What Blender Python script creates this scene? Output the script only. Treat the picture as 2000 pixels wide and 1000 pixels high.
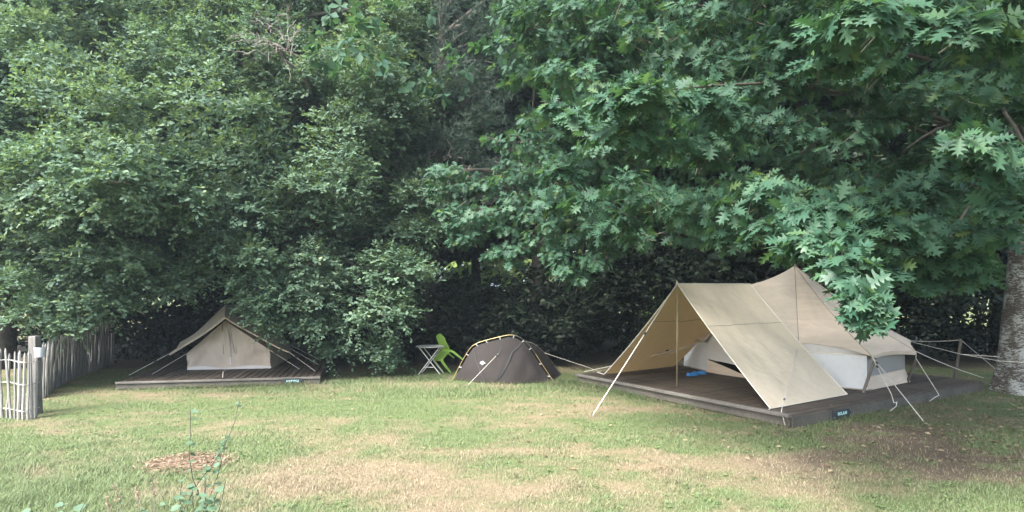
import bpy, bmesh, math
import numpy as np
from mathutils import Vector, Matrix

for o in list(bpy.data.objects):
    bpy.data.objects.remove(o)
scene = bpy.context.scene
C = scene.collection
R = math.radians

# ------------------------------------------------------------------ camera, sky, sun, exposure
CAM_H, FPX, HOR = 2.15, 1250.0, 560.0      # eye height (m), focal length and horizon row in photo pixels
cam = bpy.data.cameras.new('camera')
cam.sensor_width = 36.0
cam.lens = 36.0 * FPX / 2000.0
cam.shift_y = (HOR - 500.0) / 2000.0
cam.clip_end = 2000.0
camo = bpy.data.objects.new('camera', cam)
C.objects.link(camo)
camo.location = (0, 0, CAM_H)
camo.rotation_euler = (R(90), 0, 0)
scene.camera = camo

SUN_EL, SUN_AZ = 50.0, 218.0               # azimuth clockwise from +Y (view direction): behind the camera, left
world = bpy.data.worlds.new('World')
scene.world = world
world.use_nodes = True
wn = world.node_tree
sky = wn.nodes.new('ShaderNodeTexSky')
sky.sky_type = 'NISHITA'
sky.sun_disc = False
sky.sun_elevation = R(SUN_EL)
sky.sun_rotation = R(SUN_AZ)
sky.air_density = 1.0
sky.dust_density = 4.0
sky.ozone_density = 1.0
hs = wn.nodes.new('ShaderNodeHueSaturation')          # thin white cloud: the same sky, paler
hs.inputs['Saturation'].default_value = 0.95
wn.links.new(sky.outputs[0], hs.inputs['Color'])
wn.links.new(hs.outputs[0], wn.nodes['Background'].inputs[0])
wn.nodes['Background'].inputs[1].default_value = 0.15

sl = bpy.data.lights.new('sun', 'SUN')
sl.energy = 2.9
sl.angle = R(24)
sl.color = (1.0, 0.985, 0.95)
so = bpy.data.objects.new('sun', sl)
C.objects.link(so)
sdir = Vector((math.sin(R(SUN_AZ)) * math.cos(R(SUN_EL)), math.cos(R(SUN_AZ)) * math.cos(R(SUN_EL)), math.sin(R(SUN_EL))))
so.rotation_euler = (-sdir).to_track_quat('-Z', 'Y').to_euler()
so.location = (-12, -12, 20)

vs = scene.view_settings
vs.view_transform = 'Standard'
vs.look = 'None'
vs.gamma = 1.0
vs.use_curve_mapping = False
vs.exposure = 2.22

rng = np.random.default_rng(11)
UP = np.array([0., 0., 1.])

# ------------------------------------------------------------------ helpers
def P(px, py, z=None, d=None):
    """photo pixel -> world point, on height z or at distance d"""
    if d is None:
        d = FPX * (CAM_H - z) / (py - HOR)
    return np.array([(px - 1000.0) / FPX * d, d, CAM_H - (py - HOR) / FPX * d])

def proj(p):
    p = np.asarray(p)
    return 1000 + p[..., 0] / p[..., 1] * FPX, HOR + (CAM_H - p[..., 2]) / p[..., 1] * FPX

def nrm(v):
    return v / np.maximum(np.linalg.norm(v, axis=-1, keepdims=True), 1e-9)

def _hash(i, j, s):
    n = (i * 374761393 + j * 668265263 + s * 1442695041) & 0x7fffffff
    n = ((n ^ (n >> 13)) * 1274126177) & 0x7fffffff
    return ((n ^ (n >> 16)) & 0xffff) / 65535.0

def vnoise(x, y, s=0):
    x = np.asarray(x, float); y = np.asarray(y, float)
    i = np.floor(x).astype(np.int64); j = np.floor(y).astype(np.int64)
    fx = x - i; fy = y - j
    fx = fx * fx * (3 - 2 * fx); fy = fy * fy * (3 - 2 * fy)
    a = _hash(i, j, s); b = _hash(i + 1, j, s); c = _hash(i, j + 1, s); d = _hash(i + 1, j + 1, s)
    return (a * (1 - fx) + b * fx) * (1 - fy) + (c * (1 - fx) + d * fx) * fy

def fbm(x, y, s=0, o=4):
    t = 0; a = .5; n = 0
    for k in range(o):
        t = t + a * vnoise(np.asarray(x) * 2 ** k, np.asarray(y) * 2 ** k, s + k * 17); n += a; a *= .5
    return t / n

class MB:
    def __init__(s):
        s.v = []; s.f = []
    def add(s, vs_, fs):
        o = len(s.v)
        s.v += [tuple(map(float, p)) for p in vs_]
        s.f += [tuple(i + o for i in q) for q in fs]
        return s
    def box(s, c, ax, ay, az, hx, hy, hz, bev=0.0):
        """oriented box, chamfered along its long x edges"""
        c = np.array(c, float); ax, ay, az = [nrm(np.array(a, float)) for a in (ax, ay, az)]
        if bev <= 0:
            q = [c + ax * hx * i + ay * hy * j + az * hz * k for k in (-1, 1) for j in (-1, 1) for i in (-1, 1)]
            return s.add(q, [(0, 2, 3, 1), (4, 5, 7, 6), (0, 1, 5, 4), (2, 6, 7, 3), (0, 4, 6, 2), (1, 3, 7, 5)])
        b = bev
        pr = [(-hy, -hz), (hy, -hz), (hy, hz - b), (hy - b, hz), (-hy + b, hz), (-hy, hz - b)]
        q = [c + ax * hx * i + ay * y + az * z for i in (-1, 1) for (y, z) in pr]
        n = len(pr)
        fs = [(k, (k + 1) % n, (k + 1) % n + n, k + n) for k in range(n)]
        return s.add(q, fs + [tuple(range(n))[::-1], tuple(range(n, 2 * n))])
    def tube(s, pts, rad, sides=6, cap=True):
        pts = np.array(pts, float); n = len(pts)
        rad = np.full(n, rad, float) if np.isscalar(rad) else np.array(rad, float)
        tg = np.gradient(pts, axis=0) if n > 2 else np.array([pts[1] - pts[0]] * 2)
        tg = nrm(tg)
        ref = np.array([0, 0, 1.]) if abs(tg[0][2]) < .9 else np.array([1., 0, 0])
        vs_ = []
        u = None
        for i in range(n):
            u = np.cross(tg[i], ref) if u is None else u - tg[i] * np.dot(u, tg[i])
            u = nrm(u); w = np.cross(tg[i], u)
            for k in range(sides):
                a = 2 * math.pi * k / sides
                vs_.append(pts[i] + (u * math.cos(a) + w * math.sin(a)) * rad[i])
        fs = []
        for i in range(n - 1):
            for k in range(sides):
                k2 = (k + 1) % sides
                fs.append((i * sides + k, i * sides + k2, (i + 1) * sides + k2, (i + 1) * sides + k))
        if cap:
            fs.append(tuple(range(sides))[::-1]); fs.append(tuple(range((n - 1) * sides, n * sides)))
        return s.add(vs_, fs)
    def grid(s, G):
        G = np.asarray(G); a, b = G.shape[:2]
        fs = [(i * b + j, i * b + j + 1, (i + 1) * b + j + 1, (i + 1) * b + j) for i in range(a - 1) for j in range(b - 1)]
        return s.add(G.reshape(-1, 3), fs)
    def mesh(s, name, mat, smooth=False):
        me = bpy.data.meshes.new(name)
        me.from_pydata(s.v, [], s.f)
        me.materials.append(mat)
        if smooth:
            me.polygons.foreach_set('use_smooth', [True] * len(me.polygons))
        me.update()
        return me
    def build(s, name, mat, parent=None, smooth=False, label=None):
        return link(name, s.mesh(name, mat, smooth), parent, label)

def link(name, me, parent=None, label=None):
    o = bpy.data.objects.new(name, me)
    C.objects.link(o)
    if parent is not None:
        o.parent = parent
        o.matrix_parent_inverse = Matrix.Translation(-base_of(parent))
    if label:
        o['label'] = label
    return o

def base_of(o):
    v = Vector((0, 0, 0))
    while o is not None:
        if o.type == 'EMPTY':
            v = v + o.location
        o = None
    return v

def tag(o, label=None, cat=None, group=None, kind=None):
    if label: o['label'] = label
    if cat: o['category'] = cat
    if group: o['group'] = group
    if kind: o['kind'] = kind
    return o

def thing(name, loc, label, cat, group=None):
    o = bpy.data.objects.new(name, None)
    o.empty_display_size = .2
    C.objects.link(o)
    o.location = Vector([float(q) for q in loc])
    return tag(o, label, cat, group)

def np_mesh(name, V, F, mat, attrs=None):
    """big triangle mesh from arrays; attrs: dict of per-vertex floats"""
    V = np.ascontiguousarray(V, np.float32).reshape(-1, 3); F = np.ascontiguousarray(F, np.int32).reshape(-1, 3)
    me = bpy.data.meshes.new(name)
    me.vertices.add(len(V)); me.vertices.foreach_set('co', V.ravel())
    me.loops.add(F.size); me.loops.foreach_set('vertex_index', F.ravel())
    me.polygons.add(len(F))
    me.polygons.foreach_set('loop_start', np.arange(0, F.size, 3, dtype=np.int32))
    me.update(calc_edges=True)
    for k, a in (attrs or {}).items():
        at = me.attributes.new(k, 'FLOAT', 'POINT')
        at.data.foreach_set('value', np.ascontiguousarray(a, np.float32))
    me.materials.append(mat)
    return me

def frames(y, z):
    y = nrm(y); x = nrm(np.cross(y, z)); z = np.cross(x, y)
    return np.stack([x, y, z], axis=-1)

def scatter(tv, tf, Rm, S, T):
    V = np.einsum('nij,kj->nki', Rm, tv) * np.asarray(S)[:, None, None] + T[:, None, :]
    F = tf[None] + (np.arange(len(T)) * len(tv))[:, None, None]
    return V.reshape(-1, 3), F.reshape(-1, 3)

def merge(parts):
    Vs, Fs, o = [], [], 0
    for V, F in parts:
        Vs.append(V); Fs.append(F + o); o += len(V)
    return np.concatenate(Vs), np.concatenate(Fs)

# ------------------------------------------------------------------ materials
def mat(name):
    m = bpy.data.materials.new(name); m.use_nodes = True
    nt = m.node_tree
    return m, nt, nt.nodes['Principled BSDF'], nt.links

def N(nt, t, **kw):
    n = nt.nodes.new(t)
    for k, v in kw.items(): setattr(n, k, v)
    return n

def ramp(nt, fac, stops, lk):
    r = N(nt, 'ShaderNodeValToRGB')
    e = r.color_ramp.elements
    while len(e) < len(stops): e.new(.5)
    for q, (p, c) in zip(e, stops):
        q.position = p; q.color = (*c, 1)
    lk.new(fac, r.inputs[0])
    return r.outputs[0]

def noise(nt, lk, scale=5, detail=4, rough=.6, vec=None, mapping=None, coord='Object', dist=0.0):
    n = N(nt, 'ShaderNodeTexNoise'); n.inputs['Scale'].default_value = scale
    n.inputs['Detail'].default_value = detail; n.inputs['Roughness'].default_value = rough
    n.inputs['Distortion'].default_value = dist
    tc = N(nt, 'ShaderNodeTexCoord')
    src = tc.outputs[coord]
    if mapping:
        mp = N(nt, 'ShaderNodeMapping'); mp.inputs['Scale'].default_value = mapping
        lk.new(src, mp.inputs[0]); src = mp.outputs[0]
    lk.new(src, n.inputs['Vector'])
    return n.outputs['Fac']

def bump(nt, lk, b, fac, strength=.3, dist=.01):
    n = N(nt, 'ShaderNodeBump'); n.inputs['Strength'].default_value = strength; n.inputs['Distance'].default_value = dist
    lk.new(fac, n.inputs['Height']); lk.new(n.outputs[0], b.inputs['Normal'])

def mixrgb(nt, lk, fac, a, b, mode='MIX'):
    n = N(nt, 'ShaderNodeMix'); n.data_type = 'RGBA'; n.blend_type = mode
    for sock, v in ((n.inputs[0], fac), (n.inputs[6], a), (n.inputs[7], b)):
        if hasattr(v, 'node'): lk.new(v, sock)
        elif isinstance(v, (int, float)): sock.default_value = v
        else: sock.default_value = (*v, 1)
    return n.outputs[2]

def add_translucent(nt, lk, b, col, f):
    t = N(nt, 'ShaderNodeBsdfTranslucent')
    if hasattr(col, 'node'): lk.new(col, t.inputs[0])
    else: t.inputs[0].default_value = (*col, 1)
    mx = N(nt, 'ShaderNodeMixShader'); mx.inputs[0].default_value = f
    lk.new(b.outputs[0], mx.inputs[1]); lk.new(t.outputs[0], mx.inputs[2])
    lk.new(mx.outputs[0], nt.nodes['Material Output'].inputs[0])

def leaf_mat(name, stops, trans=.3, rough=.5, spec=.3, by_object=False, tgain=1.5):
    m, nt, b, lk = mat(name)
    if by_object:
        oi = N(nt, 'ShaderNodeObjectInfo'); src = oi.outputs['Random']
    else:
        g = N(nt, 'ShaderNodeNewGeometry'); src = g.outputs['Random Per Island']
    col = ramp(nt, src, stops, lk)
    # patches of slightly different green through the crown (leaf age)
    nz = noise(nt, lk, 0.55, 3, .6)
    col = mixrgb(nt, lk, ramp(nt, nz, [(.35, (0, 0, 0)), (.65, (1, 1, 1))], lk), col, mixrgb(nt, lk, 1.0, col, (.78, .86, .8), 'MULTIPLY'))
    lk.new(col, b.inputs['Base Color'])
    b.inputs['Roughness'].default_value = rough
    b.inputs['Specular IOR Level'].default_value = spec
    add_translucent(nt, lk, b, mixrgb(nt, lk, 1.0, col, (tgain * 1.05, tgain, tgain * .45), 'MULTIPLY'), trans)
    return m

def plain(name, col, rough=.6, spec=.4, metal=0.0, nscale=None, var=.25, bmp=0.0):
    m, nt, b, lk = mat(name)
    b.inputs['Roughness'].default_value = rough; b.inputs['Specular IOR Level'].default_value = spec
    b.inputs['Metallic'].default_value = metal
    if nscale:
        f = noise(nt, lk, nscale, 5, .65)
        c = ramp(nt, f, [(.3, tuple(q * (1 - var) for q in col)), (.7, tuple(min(1, q * (1 + var)) for q in col))], lk)
        lk.new(c, b.inputs['Base Color'])
        if bmp: bump(nt, lk, b, f, bmp)
    else:
        b.inputs['Base Color'].default_value = (*col, 1)
    return m

def canvas_mat(name, col, trans, stain=.16, streak=(1, 1, 1), tcol=None):
    m, nt, b, lk = mat(name)
    f1 = noise(nt, lk, 1.3, 6, .7, mapping=streak, dist=.6)
    f2 = noise(nt, lk, 9, 5, .7, mapping=streak)
    f3 = noise(nt, lk, 260, 2, .5)
    c = ramp(nt, f1, [(.3, tuple(q * (1 - stain) for q in col)), (.62, col)], lk)
    c = mixrgb(nt, lk, ramp(nt, f2, [(.52, (0, 0, 0)), (.75, (.5, .5, .5))], lk), c, tuple(q * .72 for q in col))
    lk.new(c, b.inputs['Base Color'])
    b.inputs['Roughness'].default_value = .85; b.inputs['Specular IOR Level'].default_value = .15
    wr = noise(nt, lk, 2.6, 3, .45, mapping=(1.0, 1.0, .4), dist=.8)
    mx = N(nt, 'ShaderNodeMath', operation='ADD'); sc = N(nt, 'ShaderNodeMath', operation='MULTIPLY'); sc.inputs[1].default_value = .03
    lk.new(f3, sc.inputs[0]); lk.new(wr, mx.inputs[0]); lk.new(sc.outputs[0], mx.inputs[1])
    bump(nt, lk, b, mx.outputs[0], .4, .07)
    if trans > 0:
        add_translucent(nt, lk, b, tcol or col, trans)
    return m

def wood_mat(name, dark, light, grain=(1, 14, 14), rough=.75, by_object=True):
    m, nt, b, lk = mat(name)
    f = noise(nt, lk, 3.0, 7, .7, mapping=grain, dist=.5)
    f2 = noise(nt, lk, 1.7, 4, .6)
    c = ramp(nt, f, [(.3, dark), (.7, light)], lk)
    c = mixrgb(nt, lk, ramp(nt, f2, [(.4, (0, 0, 0)), (.7, (.6, .6, .6))], lk), c, tuple(q * .6 for q in dark))
    if by_object:
        oi = N(nt, 'ShaderNodeObjectInfo')
        c = mixrgb(nt, lk, .8, c, ramp(nt, oi.outputs['Random'], [(0, (.5, .5, .5)), (1, (1, 1, 1))], lk), 'MULTIPLY')
    lk.new(c, b.inputs['Base Color'])
    b.inputs['Roughness'].default_value = rough; b.inputs['Specular IOR Level'].default_value = .3
    bump(nt, lk, b, f, .5, .006)
    return m

M = {}
M['oak_leaf'] = leaf_mat('english_oak_leaf', [(0, (.068, .118, .086)), (.55, (.102, .163, .114)), (.95, (.145, .208, .138)), (1, (.20, .25, .14))], .34, .62, .18)
M['redoak_leaf'] = leaf_mat('red_oak_leaf', [(0, (.034, .082, .054)), (.6, (.050, .110, .070)), (.95, (.068, .132, .076)), (1, (.10, .15, .055))], .36, .55, .25)
M['redoak_leaf_o'] = leaf_mat('red_oak_leaf_near', [(0, (.030, .080, .052)), (.6, (.048, .108, .066)), (1, (.072, .138, .072))], .30, .48, .35, by_object=True)
M['hedge_leaf'] = leaf_mat('undergrowth_leaf', [(0, (.007, .013, .008)), (.85, (.013, .022, .012)), (1, (.03, .045, .02))], .10, .6, .2)  # leaf colours lowered to stand in for deep shade under the trees
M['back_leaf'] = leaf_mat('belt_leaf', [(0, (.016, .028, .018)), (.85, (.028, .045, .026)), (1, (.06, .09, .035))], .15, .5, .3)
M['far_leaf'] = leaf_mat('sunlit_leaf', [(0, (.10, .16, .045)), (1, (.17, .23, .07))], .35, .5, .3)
M['needle'] = leaf_mat('pine_needle', [(0, (.026, .050, .040)), (.9, (.044, .076, .056)), (1, (.09, .075, .045))], .1, .5, .3)
M['lawn_weed'] = leaf_mat('lawn_weed_leaf', [(0, (.10, .16, .07)), (1, (.18, .25, .11))], .3, .6, .2)
M['weed_leaf'] = leaf_mat('weed_leaf', [(0, (.06, .11, .075)), (1, (.14, .20, .13))], .3, .5, .3)
M['twig'] = plain('twig_bark', (.085, .078, .064), .9, .1, nscale=20, var=.35)
M['deadtwig'] = plain('dead_twig', (.19, .17, .15), .9, .1, nscale=12, var=.3)
M['bark'] = plain('dark_bark', (.042, .038, .033), .95, .1, nscale=9, var=.5, bmp=.8)

def lichen_bark():
    m, nt, b, lk = mat('lichen_bark')
    f = noise(nt, lk, 6.5, 9, .75, mapping=(1.5, 1.5, 5.0), dist=1.1)
    g = noise(nt, lk, 3.2, 3, .5)
    h = noise(nt, lk, 26, 4, .6, mapping=(1, 1, 2.5))
    ad = N(nt, 'ShaderNodeMath', operation='ADD'); lk.new(f, ad.inputs[0])
    s2 = N(nt, 'ShaderNodeMath', operation='MULTIPLY_ADD'); s2.inputs[1].default_value = .4; s2.inputs[2].default_value = -.2
    lk.new(g, s2.inputs[0]); lk.new(s2.outputs[0], ad.inputs[1])
    k = ramp(nt, ad.outputs[0], [(.49, (0, 0, 0)), (.55, (1, 1, 1))], lk)
    dark = ramp(nt, h, [(.3, (.045, .038, .032)), (.7, (.12, .105, .09))], lk)
    lite = ramp(nt, h, [(.25, (.22, .24, .23)), (.75, (.42, .44, .425))], lk)
    lk.new(mixrgb(nt, lk, k, dark, lite), b.inputs['Base Color'])
    b.inputs['Roughness'].default_value = .95; b.inputs['Specular IOR Level'].default_value = .1
    bump(nt, lk, b, ad.outputs[0], .9, .03)
    return m
M['lichen'] = lichen_bark()
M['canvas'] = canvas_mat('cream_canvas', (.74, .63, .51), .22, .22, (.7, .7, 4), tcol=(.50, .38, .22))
M['canvas_glow'] = canvas_mat('awning_glow_canvas', (.64, .485, .29), .35, .10, tcol=(.66, .45, .2))  # far awning flap: warm glow of the cloth put into its tan colour
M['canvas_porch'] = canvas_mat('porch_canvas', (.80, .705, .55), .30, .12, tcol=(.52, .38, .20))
M['canvas_white'] = canvas_mat('white_canvas', (.74, .73, .71), .25, .08)
M['canvas_old'] = canvas_mat('weathered_canvas', (.56, .51, .43), .2, .2, (1, 1, .5))
M['canvas_old_in'] = canvas_mat('weathered_inner_canvas', (.63, .545, .455), .2, .22, (1, 1, .5))
M['mud'] = canvas_mat('groundsheet_wall', (.76, .79, .82), .25, .06)
M['mesh'] = canvas_mat('insect_net', (.40, .40, .38), .4, .05)
M['seam'] = plain('canvas_seam', (.27, .235, .18), .9, .1)
M['hem'] = plain('canvas_hem', (.66, .62, .53), .9, .1)
M['rope'] = plain('white_rope', (.52, .50, .45), .8, .2, nscale=60, var=.2)
M['runner'] = plain('rope_runner', (.04, .04, .04), .6, .3)
M['pole'] = plain('tan_pole', (.30, .25, .16), .45, .5, .3)
M['strut'] = wood_mat('grey_strut', (.10, .085, .07), (.22, .20, .17), (6, 6, 1))
M['plank'] = wood_mat('deck_plank', (.056, .044, .034), (.125, .102, .08))
M['fascia'] = wood_mat('deck_fascia', (.07, .064, .053), (.15, .138, .115))
M['trim'] = wood_mat('deck_edge', (.10, .094, .084), (.21, .198, .175))
M['picket'] = wood_mat('chestnut_picket', (.22, .212, .20), (.41, .40, .385), (14, 14, 1.5))
M['picket_d'] = wood_mat('weathered_picket', (.17, .162, .155), (.33, .32, .305), (14, 14, 1.5))
M['wire'] = plain('fence_wire', (.45, .43, .40), .5, .5, .5)
M['plate'] = plain('pale_plate', (.38, .40, .44), .5, .4, nscale=5, var=.08)
M['charcoal'] = canvas_mat('charcoal_nylon', (.034, .030, .029), .08, .15)
M['charcoal_d'] = plain('zip_black', (.018, .018, .02), .6, .3)
M['yellow'] = plain('yellow_pole', (.40, .30, .12), .4, .5, .2)
M['darkpole'] = plain('dark_pole', (.05, .045, .04), .4, .5, .3)
M['white'] = plain('white_print', (.8, .8, .8), .6, .3)
M['clip'] = plain('grey_clip', (.3, .3, .3), .5, .4)
M['green'] = plain('green_plastic', (.36, .60, .12), .35, .5, nscale=3, var=.08)
M['tabletop'] = plain('grey_table_top', (.42, .43, .42), .5, .4, nscale=6, var=.15)
M['steel'] = plain('white_steel', (.60, .60, .58), .4, .5, .1, nscale=15, var=.12)
M['blue'] = plain('blue_rubber', (.02, .16, .42), .45, .5, nscale=20, var=.2)
M['pillow'] = plain('white_linen', (.70, .72, .78), .9, .1, nscale=4, var=.05)
M['sign'] = plain('black_board', (.022, .028, .032), .5, .4, nscale=8, var=.3)
M['letter'] = plain('pale_letter', (.36, .58, .58), .6, .3)
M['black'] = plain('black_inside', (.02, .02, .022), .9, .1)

def ground_mat():
    m, nt, b, lk = mat('lawn_soil')
    ad = N(nt, 'ShaderNodeAttribute', attribute_name='dry'); asl = N(nt, 'ShaderNodeAttribute', attribute_name='soil')
    n1 = noise(nt, lk, 9, 6, .7, coord='Object'); n2 = noise(nt, lk, 60, 4, .7, coord='Object')
    g = ramp(nt, n2, [(.3, (.075, .105, .043)), (.7, (.13, .165, .07))], lk)
    d = ramp(nt, n2, [(.3, (.155, .122, .078)), (.7, (.255, .208, .140))], lk)
    s = ramp(nt, n2, [(.3, (.065, .052, .038)), (.7, (.15, .122, .09))], lk)
    q = N(nt, 'ShaderNodeMath', operation='MULTIPLY_ADD'); q.inputs[1].default_value = 1.3; q.inputs[2].default_value = -.65
    lk.new(n1, q.inputs[0])
    q2 = N(nt, 'ShaderNodeMath', operation='ADD', use_clamp=True); lk.new(q.outputs[0], q2.inputs[0]); lk.new(ad.outputs['Fac'], q2.inputs[1])
    c = mixrgb(nt, lk, q2.outputs[0], g, d)
    c = mixrgb(nt, lk, asl.outputs['Fac'], c, s)
    lk.new(c, b.inputs['Base Color'])
    b.inputs['Roughness'].default_value = 1.0; b.inputs['Specular IOR Level'].default_value = .05
    bump(nt, lk, b, n2, .8, .03)
    return m
M['ground'] = ground_mat()

def grass_mat():
    m, nt, b, lk = mat('grass_blade')
    ad = N(nt, 'ShaderNodeAttribute', attribute_name='dry')
    g = N(nt, 'ShaderNodeNewGeometry')
    gr = ramp(nt, g.outputs['Random Per Island'], [(0, (.090, .138, .058)), (.5, (.132, .185, .085)), (1, (.185, .228, .118))], lk)
    dr = ramp(nt, g.outputs['Random Per Island'], [(0, (.19, .155, .10)), (.6, (.265, .22, .15)), (1, (.34, .29, .21))], lk)
    c = mixrgb(nt, lk, ad.outputs['Fac'], gr, dr)
    lk.new(c, b.inputs['Base Color'])
    b.inputs['Roughness'].default_value = .7; b.inputs['Specular IOR Level'].default_value = .2
    add_translucent(nt, lk, b, c, .25)
    return m
M['grass'] = grass_mat()
M['mulch'] = plain('bark_mulch', (.21, .15, .11), .95, .1, nscale=25, var=.4)
M['litter'] = leaf_mat('dead_leaf', [(0, (.10, .07, .04)), (.6, (.20, .15, .095)), (1, (.32, .26, .18))], .1, .8, .1)

# ------------------------------------------------------------------ ground
def blob(x, y, px, py, rx, ry):
    c = P(px, py, 0.0)
    return np.exp(-(((x - c[0]) / rx) ** 2 + ((y - c[1]) / ry) ** 2))

def fields(x, y):
    n = fbm(x * .55, y * .8, 3, 4); n2 = fbm(x * 2.2, y * 3.0, 9, 3)
    dry = .20 + 1.2 * (n - .5) + 1.2 * (n2 - .5) + .7 * (fbm(x * 6, y * 8, 14, 2) - .5)
    for px, py, rx, ry, a in ((820, 960, 1.6, .9, .7), (1150, 900, 1.8, .9, .55), (1300, 960, 1.6, .7, .3), (620, 930, 1.2, .8, .32),
                              (1050, 800, 1.6, .8, .45), (1200, 780, 1.0, .8, .35), (420, 768, 2.2, .5, .35), (1450, 900, 1.3, .6, .3),
                              (700, 850, 1.2, .6, .2), (230, 820, 1.2, .5, .2), (1250, 850, 1.2, .6, .3),
                              (150, 900, 2.2, 1.6, -.35), (850, 770, 2.0, .7, -.45), (700, 800, 1.6, .8, -.3), (950, 850, 1.0, .5, -.3),
                              (60, 980, 2.0, 1.0, -.3), (1000, 915, .6, .3, -.5), (1380, 870, .8, .5, -.35), (1900, 970, 1.0, .4, -.3)):
        dry = dry + a * blob(x, y, px, py, rx, ry)
    soil = 1.6 * blob(x, y, 1850, 860, 2.2, 1.6) + .9 * blob(x, y, 1700, 890, 1.3, .7) + .8 * blob(x, y, 1960, 900, 1.8, 1.2) + .6 * blob(x, y, 1600, 930, 1.4, .6)
    soil = soil * (.12 + 1.2 * (n2 - .3) + .5 * (n - .4) + .8 * (fbm(x * 5, y * 6, 19, 2) - .5)) + .9 * np.clip((y - 16.2) / 1.2, 0, 1) * np.clip((29 - y) / 2, 0, 1)
    return np.clip(dry, 0, 1), np.clip(soil, 0, 1)

gx = np.concatenate([[-900, -300, -100, -40, -24], np.linspace(-15, 15, 230), [24, 40, 100, 300, 900]])
gy = np.concatenate([[-60, -20, -6, 1], np.linspace(3, 22, 170), [30, 45, 80, 160, 400, 1200]])
GX, GY = np.meshgrid(gx, gy)
def gheight(x, y):
    return .05 * (fbm(x * .5, y * .5, 21, 3) - .5) * np.clip((20 - np.abs(x)) / 5, 0, 1) * np.clip((24 - y) / 3, 0, 1)
GZ = gheight(GX, GY)
nyy, nxx = GX.shape
ii, jj = np.meshgrid(np.arange(nyy - 1), np.arange(nxx - 1), indexing='ij')
a = (ii * nxx + jj).ravel(); b_ = a + 1; c_ = a + nxx + 1; d_ = a + nxx
GF = np.concatenate([np.stack([a, b_, c_], 1), np.stack([a, c_, d_], 1)])
dry, soil = fields(GX.ravel(), GY.ravel())
ground = link('ground', np_mesh('ground', np.stack([GX, GY, GZ], -1), GF, M['ground'], {'dry': dry, 'soil': soil}))
tag(ground, 'mown lawn with green and straw coloured patches', kind='structure')

# ------------------------------------------------------------------ decks
DZ = .20                                   # top of the right-hand deck
Bc = P(1545, 810, DZ)[:2]; Ac = P(1130, 730, DZ)[:2]; Cc0 = P(1935, 742, DZ)[:2]
uBC = nrm(Cc0 - Bc); lBC = np.linalg.norm(Cc0 - Bc) * .945
uBA = Ac - Bc; uBA = uBA - uBC * np.dot(uBA, uBC) * .0; lBA = np.linalg.norm(uBA); uBA = nrm(uBA)

def v3(p, z=0.0): return np.array([p[0], p[1], z])

def build_deck(root, O, ulen, llen, uacr, lacr, z, thick, pw=.145, gap=.017):
    """planks run along ulen, laid side by side along uacr; O is the corner nearest the camera"""
    n = int(lacr / pw); pw = lacr / n
    meshes = []
    for k in range(3):
        mb = MB().box((0, 0, 0), (1, 0, 0), (0, 1, 0), (0, 0, 1), llen / 2, pw / 2 - gap / 2, .014, .004)
        meshes.append(mb.mesh('plank', M['plank']))
    ang = math.atan2(ulen[1], ulen[0])
    for i in range(n):
        c = O + uacr * (i + .5) * pw + ulen * llen / 2
        o = link('plank', meshes[i % 3])
        o.parent = root
        o.matrix_parent_inverse = Matrix.Translation(-root.location)
        o.location = (c[0], c[1], z - .014 + rng.uniform(-.003, .002))
        o.rotation_euler = (rng.uniform(-.006, .006), 0, ang)
    up = (0, 0, 1)
    h = (z - .03 - .015) / 2; zc = .015 + h
    cl = O + uacr * lacr / 2
    mid = O + ulen * llen / 2 + uacr * lacr / 2
    for c, ax, hl, out in ((O + ulen * llen / 2, ulen, llen / 2, -uacr), (O + ulen * llen / 2 + uacr * lacr, ulen, llen / 2, uacr),
                           (cl, uacr, lacr / 2, -ulen), (cl + ulen * llen, uacr, lacr / 2, ulen)):
        cc = c + out * .0 - out * .025
        MB().box(v3(cc, zc), v3(ax), v3(out), up, hl - .006, .022, h).build('fascia_board', M['fascia'], root)
    for i in range(3):
        for j in range(3):
            c = O + ulen * llen * (.08 + .42 * i) + uacr * lacr * (.08 + .42 * j)
            MB().box(v3(c, h - .01), v3(ulen), v3(uacr), up, .07, .07, h).build('support_block', M['fascia'], root)

deckR = thing('wooden_deck', v3((Bc + Bc + uBC * lBC + uBA * lBA) / 2), 'large dark wooden deck under the cream tent with awning', 'deck')
build_deck(deckR, Bc, uBC, lBC, uBA, lBA, DZ, .18)
# light edge board lying along the front, across the plank ends, and a lower face board
ce = Bc + uBA * lBA / 2 - uBC * .045
MB().box(v3(ce, DZ - .012), v3(uBA), v3(uBC), (0, 0, 1), lBA / 2 + .01, .043, .026, .014).build('edge_board', M['trim'], deckR, label='pale rounded board along the front edge')
MB().box(v3(ce + uBC * .03, .09), v3(uBA), v3(uBC), (0, 0, 1), lBA / 2 - .004, .012, .072).build('face_board', M['fascia'], deckR)
cr = Bc + uBC * lBC / 2 - uBA * .02
MB().box(v3(cr, .088), v3(uBC), v3(uBA), (0, 0, 1), lBC / 2 - .004, .014, .085).build('face_board', M['fascia'], deckR)

LZ = .16
Ll = P(228, 752, .10)[:2]; Lr = P(625, 741, .10)[:2]
uL = nrm(Lr - Ll); lL = np.linalg.norm(Lr - Ll); uLd = np.array([-uL[1], uL[0]]); lLd = 5.0
deckL = thing('wooden_deck', v3(Ll + uL * lL / 2 + uLd * lLd / 2), 'low dark wooden deck under the small ridge tent below the oak', 'deck')
build_deck(deckL, Ll, uLd, lLd, uL, lL, LZ, .14)
ce = Ll + uL * lL / 2 - uLd * .03
MB().box(v3(ce, LZ - .012), v3(uL), v3(uLd), (0, 0, 1), lL / 2 + .01, .03, .02, .008).build('edge_board', M['trim'], deckL)
MB().box(v3(ce + uLd * .012, .065), v3(uL), v3(uLd), (0, 0, 1), lL / 2, .012, .048, .004).build('face_board', M['fascia'], deckL)

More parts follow.
